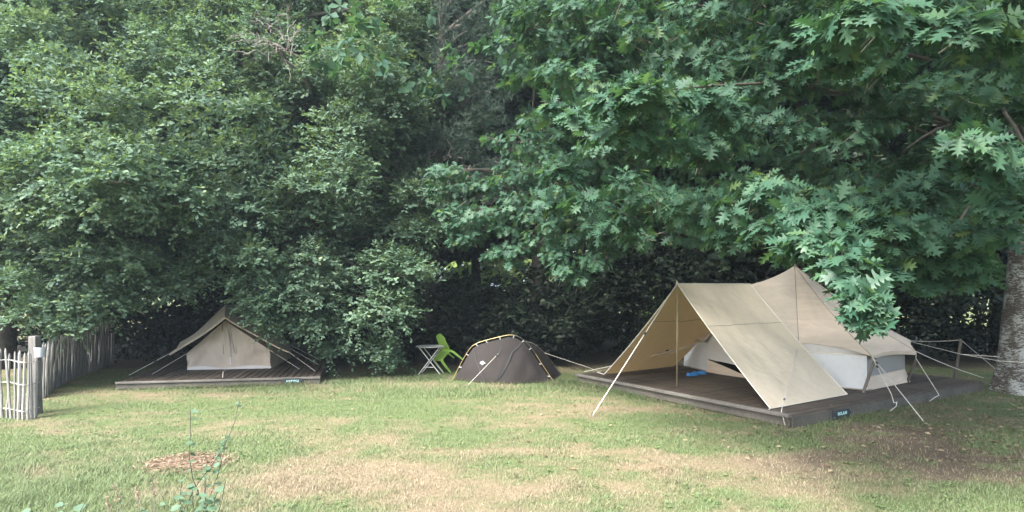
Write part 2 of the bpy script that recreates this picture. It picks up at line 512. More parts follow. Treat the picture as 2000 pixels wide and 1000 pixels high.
def name_sign(text, c, ux, out, w, h, label):
    """board screwed to a deck's side with painted stencil letters"""
    c = np.array(c); ux3 = v3(ux); o3 = v3(out)
    root = thing('name_sign', c, label, 'sign')
    MB().box(c, ux3, o3, (0, 0, 1), w / 2, .008, h / 2, .004).build('board', M['sign'], root)
    cu = bpy.data.curves.new('lettering', 'FONT')
    cu.body = text; cu.size = h * .52; cu.align_x = 'CENTER'; cu.align_y = 'CENTER'; cu.space_character = 1.45; cu.extrude = .0015; cu.offset = .004
    to = bpy.data.objects.new('lettering_curve', cu); C.objects.link(to)
    me = bpy.data.meshes.new_from_object(to.evaluated_get(bpy.context.evaluated_depsgraph_get()))
    bpy.data.objects.remove(to)
    me.materials.clear(); me.materials.append(M['letter'])
    o = link('lettering', me, root)
    p = c + o3 * .0115
    Mx = Matrix(((ux3[0], 0, o3[0], p[0]), (ux3[1], 0, o3[1], p[1]), (0, 1, 0, p[2]), (0, 0, 0, 1)))
    o.matrix_basis = Mx
    for sx in (-1, 1):
        for sz in (-1, 1):
            q = c + ux3 * sx * (w / 2 - .02) + np.array([0, 0, sz * (h / 2 - .018)]) + o3 * .008
            MB().tube([q, q + o3 * .004], .006, 6).build('screw', M['clip'], root)

sg = Ll + uL * (lL * .86) - uLd * .055
name_sign('HIBOU', v3(sg, .085), uL, -uLd, .40, .125, 'black sign with pale letters HIBOU on the left deck')
sc_ = Bc + uBC * (P(1645, 808, .10)[0] - Bc[0]) / uBC[0] - uBA * .046
name_sign('MILAN', v3(sc_, .095), uBC, -uBA, .50, .125, 'black sign with pale letters MILAN on the right deck')

# ------------------------------------------------------------------ cloth helpers
def quad_patch(a, b, c, d, n=24, m=24, sag=0.0, wr=0.0, seed=0, dirn=(0, 0, -1)):
    """a-b top edge, d-c bottom edge; sags in dirn, with shallow folds running top to bottom"""
    a, b, c, d = [np.array(q, float) for q in (a, b, c, d)]
    u = np.linspace(0, 1, n + 1)[None, :, None]; v = np.linspace(0, 1, m + 1)[:, None, None]
    G = (a * (1 - u) + b * u) * (1 - v) + (d * (1 - u) + c * u) * v
    nv = nrm(np.cross(b - a, d - a))
    G = G + np.array(dirn) * sag * 4 * v * (1 - v)
    f = np.sin(u * 23 + 3 * np.sin(v * 3 + seed)) * .5 + np.sin(u * 41 + v * 5 + seed * 2.1) * .3 + np.sin(u * 9 - v * 4 + seed) * .6
    return G + nv * wr * f * np.sin(np.pi * np.clip(v, 0, 1)) ** .7 * (.25 + np.sin(np.pi * u))

def tri_patch(A, E0, E1, n=22, sag=.06, scallop=.06, wr=.012, seed=0):
    A, E0, E1 = [np.array(q, float) for q in (A, E0, E1)]
    nv = nrm(np.cross(E0 - A, E1 - A))
    rows = []
    for i in range(n + 1):
        v = i / n
        r = []
        for j in range(n + 1):
            u = j / n
            e = E0 * (1 - u) + E1 * u
            e = e + (A - e) * scallop * 4 * u * (1 - u) * .5
            p = A * (1 - v) + e * v
            p = p + np.array([0, 0, -sag * 4 * v * (1 - v)])
            w = math.sin(v * 14 + u * 5 + seed) * .4 + math.sin(u * 13 + seed * 1.7 + v * 4) * .6
            p = p + nv * wr * w * math.sin(math.pi * v) * math.sin(math.pi * u)
            r.append(p)
        rows.append(r)
    return np.array(rows)

def on_surface(G, px, py, lift=.01):
    q = G.reshape(-1, 3); x, y = proj(q)
    k = np.argsort((x - px) ** 2 + (y - py) ** 2)[:4]
    p = q[k[0]]
    d = p[1]
    p2 = P(px, py, d=d)
    return p2 * (1 - lift / d) + np.array([0, 0, CAM_H]) * (lift / d)

def rope(root, pts, r=.009, sag=.0, runner=None):
    r = r * .8
    pts = [np.array(p, float) for p in pts]
    out = []
    for p, q in zip(pts[:-1], pts[1:]):
        for t in np.linspace(0, 1, 7)[:-1]:
            out.append(p * (1 - t) + q * t - np.array([0, 0, sag * 4 * t * (1 - t)]))
    out.append(pts[-1])
    ro = MB().tube(out, r, 5).build('guy_rope', M['rope'], root)
    if runner is not None:
        p, q = pts[0], pts[1]
        a_ = p + (q - p) * runner; d_ = nrm(q - p)
        MB().tube([a_ - d_ * .03, a_ + d_ * .03], r * 2.0, 6).build('runner', M['runner'], root)
    e = pts[-1]
    if e[2] < .06:                          # ground peg
        d_ = nrm((pts[-1] - pts[-2]) * np.array([1, 1, 0]))
        MB().tube([e + d_ * .05 - np.array([0, 0, .06]), e + np.array([0, 0, .03]), e - d_ * .03 + np.array([0, 0, .075])], [.007, .009, .008], 5).build('peg', M['strut'], root)
    return ro

# ------------------------------------------------------------------ big tent on the right deck
def T(s, t, z): return np.array([3.22 + .82 * s + .575 * t, 12.5 + .575 * s - .82 * t, z])
tent = thing('canvas_tent', T(3.6, 0, DZ), 'large cream canvas tent with an open awning on the right deck', 'tent')
Rf, Rb = T(0.02, 0, 2.2), T(2.37, 0, 2.2)
N1, N2 = P(1505, 798, DZ + .012), P(1655, 770, DZ + .012)
F1, F2 = P(1180, 731, DZ + .012), P(1317, 715, DZ + .012)
Gn = quad_patch(Rf, Rb, N2, N1, 30, 30, .05, .012, 1.0)
Gf = quad_patch(Rf, Rb, F2, F1, 30, 30, .05, .016, 2.0)
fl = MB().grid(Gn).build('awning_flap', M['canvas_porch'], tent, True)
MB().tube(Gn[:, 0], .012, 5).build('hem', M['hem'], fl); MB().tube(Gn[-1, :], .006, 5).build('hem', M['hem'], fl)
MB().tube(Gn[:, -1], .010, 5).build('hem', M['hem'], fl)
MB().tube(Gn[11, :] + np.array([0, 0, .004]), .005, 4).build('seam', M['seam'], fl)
fl = MB().grid(Gf).build('awning_flap', M['canvas_glow'], tent, True)
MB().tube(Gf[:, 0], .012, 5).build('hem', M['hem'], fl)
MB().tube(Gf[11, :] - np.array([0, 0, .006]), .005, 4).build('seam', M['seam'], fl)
MB().tube(np.array([Rf, Rb]) + np.array([0, 0, .008]), .012, 6).build('ridge_seam', M['hem'], tent)
MB().tube([T(0, 0, DZ), T(0.02, 0, 2.24)], .017, 8).build('awning_pole', M['pole'], tent, True)
MB().tube([T(0.02, 0, 2.19), T(0.0, 0, 2.24), T(-.01, 0, 2.27)], [.03, .022, .006], 6).build('pole_cap', M['rope'], tent)

Ap = T(4.07, 0, 2.64)
E = [T(2.06, 1.30, 1.04), T(2.40, 2.52, .87), T(4.30, 2.48, .84), T(6.45, 1.48, .88),
     T(6.45, -1.48, .88), T(4.30, -2.4, .84), T(2.38, -2.4, .87), T(2.0, -.95, .92)]
W = [(2.10, 1.24), (2.48, 2.40), (4.32, 2.26), (5.9, 1.1), (5.9, -1.1), (4.32, -2.1), (2.6, -2.0), (2.23, -1.0)]
# front part of the roof runs from the awning ridge up to the peak
Rm = T(3.2, 0, 2.315)
Gr = []
for k, (e0, e1) in enumerate(zip(E[:-1], E[1:])):
    g = tri_patch(Ap, e0, e1, 22, .10, .05, .014, k * 1.3)
    Gr.append(g)
    MB().grid(g).build('roof_panel', M['canvas'], tent, True)
for e0, sgn in ((E[0], 1), (E[7], -1)):
    rows = []
    for i in range(23):
        v = i / 22
        top = Ap * (1 - v) + Rb * v if False else None
        r = []
        for j in range(15):
            u = j / 14
            ridge = Ap * (1 - v) + Rb * v - np.array([0, 0, .055 * 4 * v * (1 - v)])
            hip = Ap * (1 - v) + e0 * v - np.array([0, 0, .10 * 4 * v * (1 - v)])
            p = ridge * (1 - u) + hip * u - np.array([0, 0, .03 * 4 * u * (1 - u) * v])
            r.append(p)
        rows.append(r)
    g = np.array(rows)
    MB().grid(g).build('roof_panel', M['canvas'], tent, True)
    MB().tube(g[-1, :], .010, 5).build('seam', M['hem'], tent)
for k in range(8):                         # hip seams
    e = E[k]
    pts = [Ap * (1 - v) + e * v - np.array([0, 0, .10 * 4 * v * (1 - v) - .004]) for v in np.linspace(0, 1, 14)]
    MB().tube(pts, .006, 4).build('hip_seam', M['seam'], tent)
MB().tube([T(4.07, 0, DZ), Ap + np.array([0, 0, .03])], .02, 8).build('centre_pole', M['pole'], tent)
# walls: pale lower wall, then cloth from the wall top out to the eaves
WZ = .86
for k in range(7):
    w0, w1 = T(*W[k], 0), T(*W[k + 1], 0)
    e0, e1 = E[k], E[k + 1]
    up_ = lambda p, z: np.array([p[0], p[1], z])
    if k == 1:
        MB().grid(quad_patch(up_(w0, WZ), up_(w1, WZ), up_(w1, .46), up_(w0, .46), 12, 6, 0, .004, 3)).build('window_net', M['mesh'], tent, True)
        MB().grid(quad_patch(up_(w0, .46), up_(w1, .46), up_(w1, DZ + .006) + np.array([.08, -.05, 0]), up_(w0, DZ + .006), 14, 8, 0, .012, 4)).build('wall', M['canvas'], tent, True, )
    else:
        MB().grid(quad_patch(up_(w0, WZ), up_(w1, WZ), up_(w1, DZ + .006), up_(w0, DZ + .006), 14, 10, 0, .008, k)).build('wall', M['mud'], tent, True)
    eg = Gr[k][-1] - np.array([0, 0, .006]); un = np.linspace(0, 1, len(eg))[:, None]; wl = up_(w0, WZ) * (1 - un) + up_(w1, WZ) * un
    MB().grid(np.array([eg * (1 - v) + wl * v for v in np.linspace(0, 1, 5)])).build('eave_cloth', M['canvas_white'], tent, True)
    MB().tube([up_(w0, WZ), up_(w1, WZ)], .009, 5).build('wall_seam', M['hem'], tent)
    MB().tube([up_(w0, DZ + .02), up_(w1, DZ + .02)], .012, 5).build('groundsheet_edge', M['seam'], tent)
# valance hanging below the two visible eaves
for k in (1, 2):
    g = Gr[k][-1]
    inn = (Ap - g.mean(0)) * np.array([1, 1, 0]); inn = nrm(inn)
    low = g + inn * .02 - np.array([0, 0, .075])
    MB().grid(np.array([g, low])).build('valance', M['canvas'], tent, True)
# front wall inside the awning, its low doorway open
fw = [T(2.22, -1.0, .92), T(2.25, -.45, 1.45), T(2.28, 0, 2.12), T(2.24, .5, 1.6), T(2.2, 1.1, 1.05)]
lo = [T(2.23, -1.0, .50), T(2.2, -.45, .46), T(2.2, 0, .42), T(2.2, .5, .42), T(2.2, 1.1, .5)]
gw = np.array([[np.array(p) * (1 - v) + np.array(q) * v for p, q in zip(fw, lo)] for v in np.linspace(0, 1, 8)])
MB().grid(gw).build('door_panel', M['canvas_white'], tent, True)
lip = np.array([[T(2.23, -1.0, .48), T(2.2, -.6, .40), T(2.15, -.1, .28), T(2.12, .4, .24), T(2.2, 1.1, .46)],
                [T(2.2, -1.03, DZ + .006), T(2.12, -.6, DZ + .006), T(2.08, -.1, DZ + .006), T(2.08, .4, DZ + .006), T(2.2, 1.1, DZ + .006)]])
MB().grid(lip).build('door_sill', M['canvas'], tent, True)
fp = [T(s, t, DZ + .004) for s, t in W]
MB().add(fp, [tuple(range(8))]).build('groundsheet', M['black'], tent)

# struts that hold the eaves out
for p, q, r in ((P(1686, 767, DZ), E[1] + np.array([.04, -.05, -.03]), .028), (P(1772, 747, DZ), P(1789, 700, d=P(1772, 747, DZ)[1] - .1), .026),
                (P(1865, 739, DZ), P(1877, 664, d=P(1865, 739, DZ)[1]), .03), (P(1359, 710, DZ), P(1357, 673, d=P(1359, 710, DZ)[1]), .03)):
    MB().tube([p, q], [r * 1.08, r * .95], 8).build('strut', M['strut'], tent)
PT = P(1877, 664, d=P(1865, 739, DZ)[1])
rope(tent, [Rf + np.array([0, 0, .03]), P(1155, 815, .0)], .012, 0, .42)
rope(tent, [E[0], P(1526, 803, DZ + .03), P(1534, 831, d=P(1534, 831, .03)[1] - .02)], .009, 0, .86)
rope(tent, [E[1], P(1741, 770, d=P(1741, 783, DZ)[1] - .03), P(1746, 787, d=10.9)], .009, 0, .3)
rope(tent, [P(1746, 787, d=10.9), P(1752, 785, d=10.9), P(1750, 794, d=10.88), P(1738, 803, d=10.85)], .008)
rope(tent, [E[1], P(1804, 823, .0)], .010, 0, .12)
E3 = E[2]
rope(tent, [E3, P(1789, 700, d=P(1772, 747, DZ)[1] - .1), P(1831, 766, d=P(1831, 764, DZ)[1] - .05)], .009, 0, None)
rope(tent, [P(1831, 766, d=11.9), P(1834, 772, d=11.88), P(1826, 776, d=11.88), P(1815, 784, d=11.8)], .008)
rope(tent, [E3, P(1921, 738, DZ + .01)], .009, .03, .5)
rope(tent, [E[3] + np.array([0, 0, -.02]), P(1878, 692, d=13.4), P(1953, 705, d=12.72), P(2006, 708, d=12.55)], .009)
rope(tent, [P(1878, 692, d=13.4), P(1952, 697, d=12.9)], .009)
rope(tent, [E[3], PT], .009, .02)
rope(tent, [PT, P(1948, 724, .02)], .009, 0, .4)
rope(tent, [E[7], P(1141, 726, DZ + .01)], .010, .04, .3)
rope(tent, [E[7], P(1226, 721, DZ + .02)], .008, .0, None)
rope(tent, [N1, N1 + np.array([-.05, -.06, .0])], .010)
rope(tent, [F1, P(1166, 727, DZ + .02)], .014)

# pillow seen through the doorway
pl = []
for i in range(9):
    v = i / 8 * math.pi
    pl.append([T(2.75 + .22 * math.cos(a2) * math.sin(v) ** .6, -.15 + .32 * math.sin(a2) * math.sin(v) ** .6, DZ + .12 - .10 * math.cos(v)) for a2 in np.linspace(0, 2 * math.pi, 15)])
tag(MB().grid(np.array(pl)).build('pillow', M['pillow'], None, True), 'pale pillow lying inside the doorway of the large tent', 'pillow')

# pair of blue clogs left on the deck
def clog(c, yaw, label):
    rows = []
    for (x, w, h) in ((-.135, .012, .030), (-.12, .036, .065), (-.07, .040, .062), (-.01, .042, .070), (.05, .047, .085), (.10, .045, .070), (.13, .030, .045), (.142, .008, .025)):
        r = []
        for a2 in np.linspace(0, math.pi, 9):
            r.append((x, w * math.cos(a2), .008 + h * math.sin(a2) ** .7))
        rows.append(r)
    g = np.array(rows); cy, sy = math.cos(yaw), math.sin(yaw)
    rot = lambda q: np.stack([c[0] + q[..., 0] * cy - q[..., 1] * sy, c[1] + q[..., 0] * sy + q[..., 1] * cy, c[2] + q[..., 2]], -1)
    root = thing('clog', c, label, 'shoe', 'blue clogs on the deck')
    MB().grid(rot(g)).build('upper', M['blue'], root, True)
    sole = [(x, s_ * w, z) for z in (0, .012) for (x, w, s_) in ((-.14, .03, 1), (-.05, .04, 1), (.06, .05, 1), (.145, .02, 1), (.145, .02, -1), (.06, .05, -1), (-.05, .04, -1), (-.14, .03, -1))]
    fs = [tuple(range(8))[::-1], tuple(range(8, 16))] + [(k, (k + 1) % 8, (k + 1) % 8 + 8, k + 8) for k in range(8)]
    MB().add(rot(np.array(sole)), fs).build('sole', M['blue'], root)
    MB().grid(rot(np.array([[(-.1, .03 * q, .07 + .01 * (1 - q * q)) for q in (-1, 0, 1)], [(-.03, .03 * q, .074 + .012 * (1 - q * q)) for q in (-1, 0, 1)]]))).build('hollow_shade', M['black'], root)  # dark sheet laid on top, shade of the foot hole put into colour
clog(P(1352, 734, DZ), .25, 'blue clog on the deck, the one nearer the awning pole')
clog(P(1367, 731, DZ), -.15, 'blue clog on the deck, the one nearer the tent doorway')

# ------------------------------------------------------------------ small ridge tent on the left deck
st = thing('ridge_tent', P(448, 720, LZ), 'small weathered beige ridge tent with flysheet on the left deck', 'tent')
BL, BR = P(367, 722, LZ + .006), P(530, 719, LZ + .006)
SLd = P(364, 691, d=BL[1]); SRd = P(526, 683, d=BR[1])
AT = P(440, 626, d=15.5)
back = np.array([-.30, 2.3, 0])
# front wall: five-sided, slightly slack
rows = []
topL = [SLd * (1 - t) + AT * t for t in np.linspace(0, 1, 10)]; topR = [AT * (1 - t) + SRd * t for t in np.linspace(0, 1, 10)][1:]
top = np.array(topL + topR); bot = np.array([BL * (1 - t) + BR * t for t in (top[:, 0] - SLd[0]) / (SRd[0] - SLd[0])])
for v in np.linspace(0, 1, 24):
    p = top * (1 - v) + bot * v
    k = np.arange(len(p))
    p[:, 1] += (.035 * np.sin(k * 1.1 + v * 5) * np.sin(np.pi * v) + .03 * np.sin(k * 2.3 - v * 7) * v * (1 - v) * 4 + .025 * np.sin(k * 1.7 + v * 13) * v * (1 - v) * 4)
    rows.append(p)
Gs = np.array(rows)
MB().grid(Gs).build('front_wall', M['canvas_old_in'], st, True)
for a0, a1 in ((BL, SLd), (BR, SRd)):
    MB().grid(quad_patch(a1, a1 + back, a0 + back, a0, 10, 6, 0, .01, 2)).build('side_wall', M['canvas_old_in'], st, True)
bk = [BL + back, BR + back, SRd + back, AT + back, SLd + back]
MB().add(bk, [(0, 1, 2, 3, 4)]).build('rear_wall', M['canvas_old_in'], st)
for a0, sd in ((SLd, 1), (SRd, 2)):
    MB().grid(quad_patch(AT + np.array([0, .01, 0]), AT + back, a0 + back, a0 + np.array([0, .01, 0]), 10, 8, .02, .0, sd)).build('inner_roof', M['canvas_old_in'], st, True)
# pale groundsheet lip and door details
lipt = np.array([Gs[-1] + np.array([0, -.012, .055]) + np.array([0, 0, 1.]) * (.025 * np.sin(np.arange(len(Gs[-1])) * .55))[:, None], Gs[-1] + np.array([0, -.05, .0])])
MB().grid(lipt).build('groundsheet_lip', M['canvas_white'], st, True)
def strip(root, G, pxs, w, m_, name, lift=.012):
    pts = [on_surface(G, x, y, lift) for x, y in pxs]
    L_ = [p - np.array([w / 2, 0, 0]) for p in pts]; R_ = [p + np.array([w / 2, 0, 0]) for p in pts]
    return MB().grid(np.array([L_, R_])).build(name, m_, root, True)
strip(st, Gs, [(434, 630), (435, 655), (437, 692)], .020, M['seam'], 'door_seam')
strip(st, Gs, [(441, 628), (444, 650), (448, 680), (449, 706)], .05, M['canvas_old'], 'door_overlap', .018)
strip(st, Gs, [(450, 632), (455, 660), (461, 692)], .035, M['canvas_old'], 'door_tie_flap', .024)
strip(st, Gs, [(449, 632), (453, 660), (458, 690)], .018, M['seam'], 'door_seam', .03)
strip(st, Gs, [(449, 694), (450, 712)], .02, M['white'], 'zip_tape', .03)
strip(st, Gs, [(380, 695), (410, 696), (436, 695)], .004, M['seam'], 'pocket_seam', .02)
for x, y in ((412, 654), (472, 650), (493, 678), (395, 684)):
    strip(st, Gs, [(x, y - 4), (x, y + 4)], .012, M['hem'], 'tie_tape', .02)
# flysheet, higher at its middle than at its front edge
fr = P(439, 619, d=14.95); pk = P(440, 595, d=16.2); br = pk + np.array([-.25, 1.4, -.03])
eL = [P(330, 691, d=14.9), P(345, 680, d=16.4), P(352, 668, d=17.6)]; eR = [P(562, 686, d=15.1), P(566, 680, d=16.4), P(568, 674, d=17.6)]
def spl(ps, n):
    ps = np.array(ps); t = np.linspace(0, len(ps) - 1, n); i = np.clip(t.astype(int), 0, len(ps) - 2); f = (t - i)[:, None]
    return ps[i] * (1 - f) + ps[i + 1] * f
for e, nm in ((eL, 3), (eR, 5)):
    rd = spl([fr, pk, br], 17); ee = spl(e, 17)
    G = np.array([rd * (1 - v) + ee * v - np.array([0, 0, .035 * 4 * v * (1 - v)]) + np.array([0, 0, .012]) * np.sin(np.arange(17) * 1.3 + v * 6 + nm)[:, None] * math.sin(math.pi * v) for v in np.linspace(0, 1, 20)])
    f_ = MB().grid(G).build('flysheet', M['canvas_old'], st, True)
    MB().grid(np.array([G[:, 0], G[:, 0] + np.array([0, .03, -.045])])).build('front_edge', M['canvas_old_in'], f_, True)
MB().tube([AT - np.array([0, -.05, AT[2] - LZ]), AT + np.array([0, .05, -.02])], .014, 6).build('tent_pole', M['pole'], st)
rope(st, [eL[0], P(252, 733, LZ + .01)], .008, 0, .35)
rope(st, [SLd, P(297, 731, LZ + .01)], .007)
rope(st, [eR[0], P(616, 725, LZ + .01)], .008, 0, .3)
rope(st, [SRd, P(585, 721, LZ + .01)], .007, 0, .2)
rope(st, [eR[1], P(622, 712, LZ + .01)], .007)
rope(st, [eR[2], P(626, 704, LZ + .01)], .007)
sp = P(435, 738, LZ)
MB().tube([sp, sp + np.array([0, .02, .13])], .009, 5).build('peg', M['rope'], st)
MB().tube([sp + np.array([0, .02, .12]), P(449, 712, d=15.4)], .004, 4).build('peg_cord', M['rope'], st)

# ------------------------------------------------------------------ dark dome tent on the grass
dt = thing('dome_tent', P(985, 748, 0), 'low charcoal dome tent with yellow outer poles on the grass', 'tent')
arch_px = [(883, 743), (905, 700), (922, 673), (950, 664), (1000, 652), (1020, 660), (1037, 677), (1060, 713), (1083, 748)]
dl, dr_ = P(883, 743, 0)[1], P(1083, 748, 0)[1]
arch = []
for x, y in arch_px:
    t = (x - 883) / 200
    arch.append(P(x, y, d=dl * (1 - t) + dr_ * t + .12 * math.sin(math.pi * t)))
arch[0][2] = max(arch[0][2], 0); arch[-1][2] = max(arch[-1][2], 0)
def smooth(ps, n):
    ps = np.array(ps); t = np.concatenate([[0], np.cumsum(np.linalg.norm(np.diff(ps, axis=0), axis=1))]); q = np.linspace(0, t[-1], n)
    lin = np.stack([np.interp(q, t, ps[:, k]) for k in range(3)], 1)
    for _ in range(3):
        lin[1:-1] = (lin[:-2] + 2 * lin[1:-1] + lin[2:]) / 4
    return lin
AR = smooth(arch, 41)
cen = np.array([(AR[0, 0] + AR[-1, 0]) / 2, AR[:, 1].mean(), .25])
inn = AR + nrm(cen - AR) * .055; inn[:, 2] = np.maximum(inn[:, 2], .01); inn[0], inn[-1] = AR[0] + np.array([.05, 0, .0]), AR[-1] - np.array([.05, 0, 0])
uu = np.linspace(0, 1, 41)
gr = inn[0] * (1 - uu)[:, None] + inn[-1] * uu[:, None]; gr[:, 1] -= .40 * np.sin(np.pi * uu); gr[:, 2] = .015
fold = lambda v: np.stack([np.zeros(41), -.018 * np.sin(uu * 38 + v * 4) - .014 * np.sin(uu * 21 - v * 6), np.zeros(41)], 1) * math.sin(math.pi * v) * np.sin(np.pi * uu)[:, None] ** .5
Gd = np.array([inn * (1 - v) + gr * v + np.array([0, -.10, .0]) * math.sin(math.pi * v) * np.sin(np.pi * uu)[:, None] + fold(v) for v in np.linspace(0, 1, 26)])
MB().grid(Gd).build('front_panel', M['charcoal'], dt, True)
rear = AR * np.array([1, 1, .72]) + np.array([.35, 1.35, 0]); rear[:, 0] = rear[:, 0].mean() + (rear[:, 0] - rear[:, 0].mean()) * .92
rg = rear.copy(); rg[:, 2] = .01; rg[:, 1] += .55 * np.sin(np.pi * uu)
body = []
for v in np.linspace(0, 1, 12):
    p = inn * (1 - v) + rear * v; p[:, 2] -= .05 * 4 * v * (1 - v) * np.sin(np.pi * uu); body.append(p)
for v in np.linspace(0, 1, 8)[1:]:
    body.append(rear * (1 - v) + rg * v)
MB().grid(np.array(body)).build('body', M['charcoal'], dt, True)
MB().tube(AR[:24], .0055, 6).build('pole', M['yellow'], dt); MB().tube(AR[23:32], .010, 6).build('pole', M['darkpole'], dt); MB().tube(AR[31:], .0055, 6).build('pole', M['yellow'], dt)
MB().tube(rear + np.array([0, 0, .03]), .009, 6).build('pole', M['darkpole'], dt)
for k in (4, 8, 12, 15, 19, 23, 26, 29, 34, 38):
    MB().tube([AR[k], inn[k] + (inn[k] - AR[k]) * .2], .012, 5).build('clip', M['clip'], dt)
strip(dt, Gd, [(1019, 668), (1012, 678), (1000, 688), (993, 705), (985, 722), (975, 737), (966, 747)], .055, M['charcoal_d'], 'door_zip', .02)
strip(dt, Gd, [(925, 680), (930, 705), (938, 725), (946, 746)], .02, M['charcoal_d'], 'door_zip', .02)
strip(dt, Gd, [(979, 676), (977, 684), (974, 694)], .035, M['charcoal_d'], 'vent', .02)
lg = on_surface(Gd, 943, 708, .04)
mb = MB()
for (dx, dz, an, l, w) in ((-.028, .012, .55, .038, .013), (-.035, -.012, .45, .034, .010), (-.004, -.034, .9, .028, .013), (.034, -.008, -.5, .024, .012), (.008, .016, -.9, .018, .010)):
    ca, sa = math.cos(an), math.sin(an)
    ps = [(lg[0] + dx + l * math.cos(t) * ca - w * math.sin(t) * sa, lg[1] - .003, lg[2] + dz + l * math.cos(t) * sa + w * math.sin(t) * ca) for t in np.linspace(0, 2 * math.pi, 10)[:-1]]
    mb.add(ps + [(x, y + .002, z) for x, y, z in ps], [tuple(range(9))] + [(k, (k + 1) % 9, (k + 1) % 9 + 9, k + 9) for k in range(9)])
mb.build('logo', M['white'], dt, label='small white petal shaped emblem')
rope(dt, [on_surface(Gd, 973, 691, .04), P(911, 755, .01)], .006, 0, .05)
rope(dt, [rear[30] + np.array([0, 0, .02]), P(1147, 717, d=15.4)], .006)
rope(dt, [P(1147, 717, d=15.4), P(1190, 733, .01)], .006)

# ------------------------------------------------------------------ folding table and green chair
tb = P(840, 731, 0); tb[1] = 15.75; tb[0] = P(840, 677, d=15.75)[0]; tb[2] = 0
TH = .69
table = thing('folding_table', tb, 'small round grey folding table with crossed white legs', 'table')
ring = [(math.cos(t), math.sin(t)) for t in np.linspace(0, 2 * math.pi, 33)[:-1]]
vs_, fs_ = [], []
for r_, z in ((.30, TH - .016), (.348, TH - .014), (.352, TH - .004), (.345, TH + .004), (.0, TH + .004)):
    for cx, sy in ring: vs_.append((tb[0] + r_ * cx, tb[1] + r_ * sy, z))
for k in range(4):
    for i in range(32):
        fs_.append((k * 32 + i, k * 32 + (i + 1) % 32, (k + 1) * 32 + (i + 1) % 32, (k + 1) * 32 + i))
fs_.append(tuple(range(32))[::-1])
MB().add(vs_, fs_).build('table_top', M['tabletop'], table)
for yy in (-.17, .17):
    dx = .04 if yy > 0 else 0
    for s_, of in ((1, .0), (-1, .016)):
        MB().tube([tb + np.array([-.27 * s_ + dx, yy + of, .004]), tb + np.array([.25 * s_ + dx, yy + of, TH - .016])], .012, 6).build('leg', M['steel'], table)
for s_ in (-1, 1):
    MB().tube([tb + np.array([.25 * s_, -.17, TH - .03]), tb + np.array([.25 * s_, .19, TH - .03])], .009, 6).build('cross_bar', M['steel'], table)
MB().tube([tb + np.array([-.13, -.17, .19]), tb + np.array([.13, -.17, .19])], .009, 6).build('cross_bar', M['steel'], table)
MB().tube([tb + np.array([-.19, -.17, .11]), tb + np.array([-.19, .18, .11])], .009, 6).build('cross_bar', M['steel'], table)

foot = P(880, 728, 0)
ch = thing('plastic_chair', foot, 'bright green plastic chair tipped forward against the folding table', 'chair')
th, yw = R(40), R(38)
def CH(q):
    q = np.asarray(q, float); x = q[..., 0] + .20; y = q[..., 1] + .20; z = q[..., 2]
    X = x * math.cos(th) - z * math.sin(th); Z = x * math.sin(th) + z * math.cos(th)
    return np.stack([foot[0] + X * math.cos(yw) - y * math.sin(yw), foot[1] + X * math.sin(yw) + y * math.cos(yw), foot[2] + Z + .005], -1)
def slab(grid, thick, nvec):
    g = np.asarray(grid, float); h = g + np.array(nvec) * thick
    mb = MB().grid(CH(g)); mb.grid(CH(h)[:, ::-1])
    a_, b2 = g.shape[:2]
    per = [(i, 0) for i in range(a_)] + [(a_ - 1, j) for j in range(1, b2)] + [(i, b2 - 1) for i in range(a_ - 2, -1, -1)] + [(0, j) for j in range(b2 - 2, 0, -1)]
    pa = [CH(g[p]) for p in per]; pb = [CH(h[p]) for p in per]; n = len(per)
    mb.add(pa + pb, [(k, (k + 1) % n, (k + 1) % n + n, k + n) for k in range(n)])
    return mb
seat = [[(-.20 + .38 * v, u * (.205 - .015 * v), .43 - .012 * (1 - u * u) - (.03 * max(0, .2 - v) / .2) ** 1) for u in np.linspace(-1, 1, 9)] for v in np.linspace(0, 1, 9)]
slab(seat, .02, (0, 0, -1)).build('seat', M['green'], ch, True)
bck = [[(.17 + .05 * v + .05 * v * v - .03 * (u * u), u * (.185 + .01 * math.sin(v * 3)) * (1 if v < .8 else math.sqrt(max(0, 1 - ((v - .8) / .2) ** 2 * .75))), .425 + .43 * v) for u in np.linspace(-1, 1, 11)] for v in np.linspace(0, 1, 13)]
slab(bck, .018, (1, 0, -.1)).build('backrest', M['green'], ch, True)
for sy in (-1, 1):
    for pts in ([(-.17, .185 * sy, .42), (-.20, .197 * sy, .36), (-.205, .20 * sy, .2), (-.20, .20 * sy, 0)], [(.15, .17 * sy, .42), (.19, .18 * sy, .34), (.23, .19 * sy, .18), (.27, .20 * sy, 0)]):
        rows = []
        for k, p in enumerate(pts):
            w = .034 - .006 * k; p = np.array(p)
            rows.append([p + np.array(q) for q in ((-w, -w * .7, 0), (w, -w * .7, 0), (w, w * .7, 0), (-w, w * .7, 0), (-w, -w * .7, 0))])
        g = np.array(rows)
        mb = MB().grid(CH(g)); mb.add([CH(q) for q in g[-1][:4]], [(0, 1, 2, 3)])
        mb.build('leg', M['green'], ch)

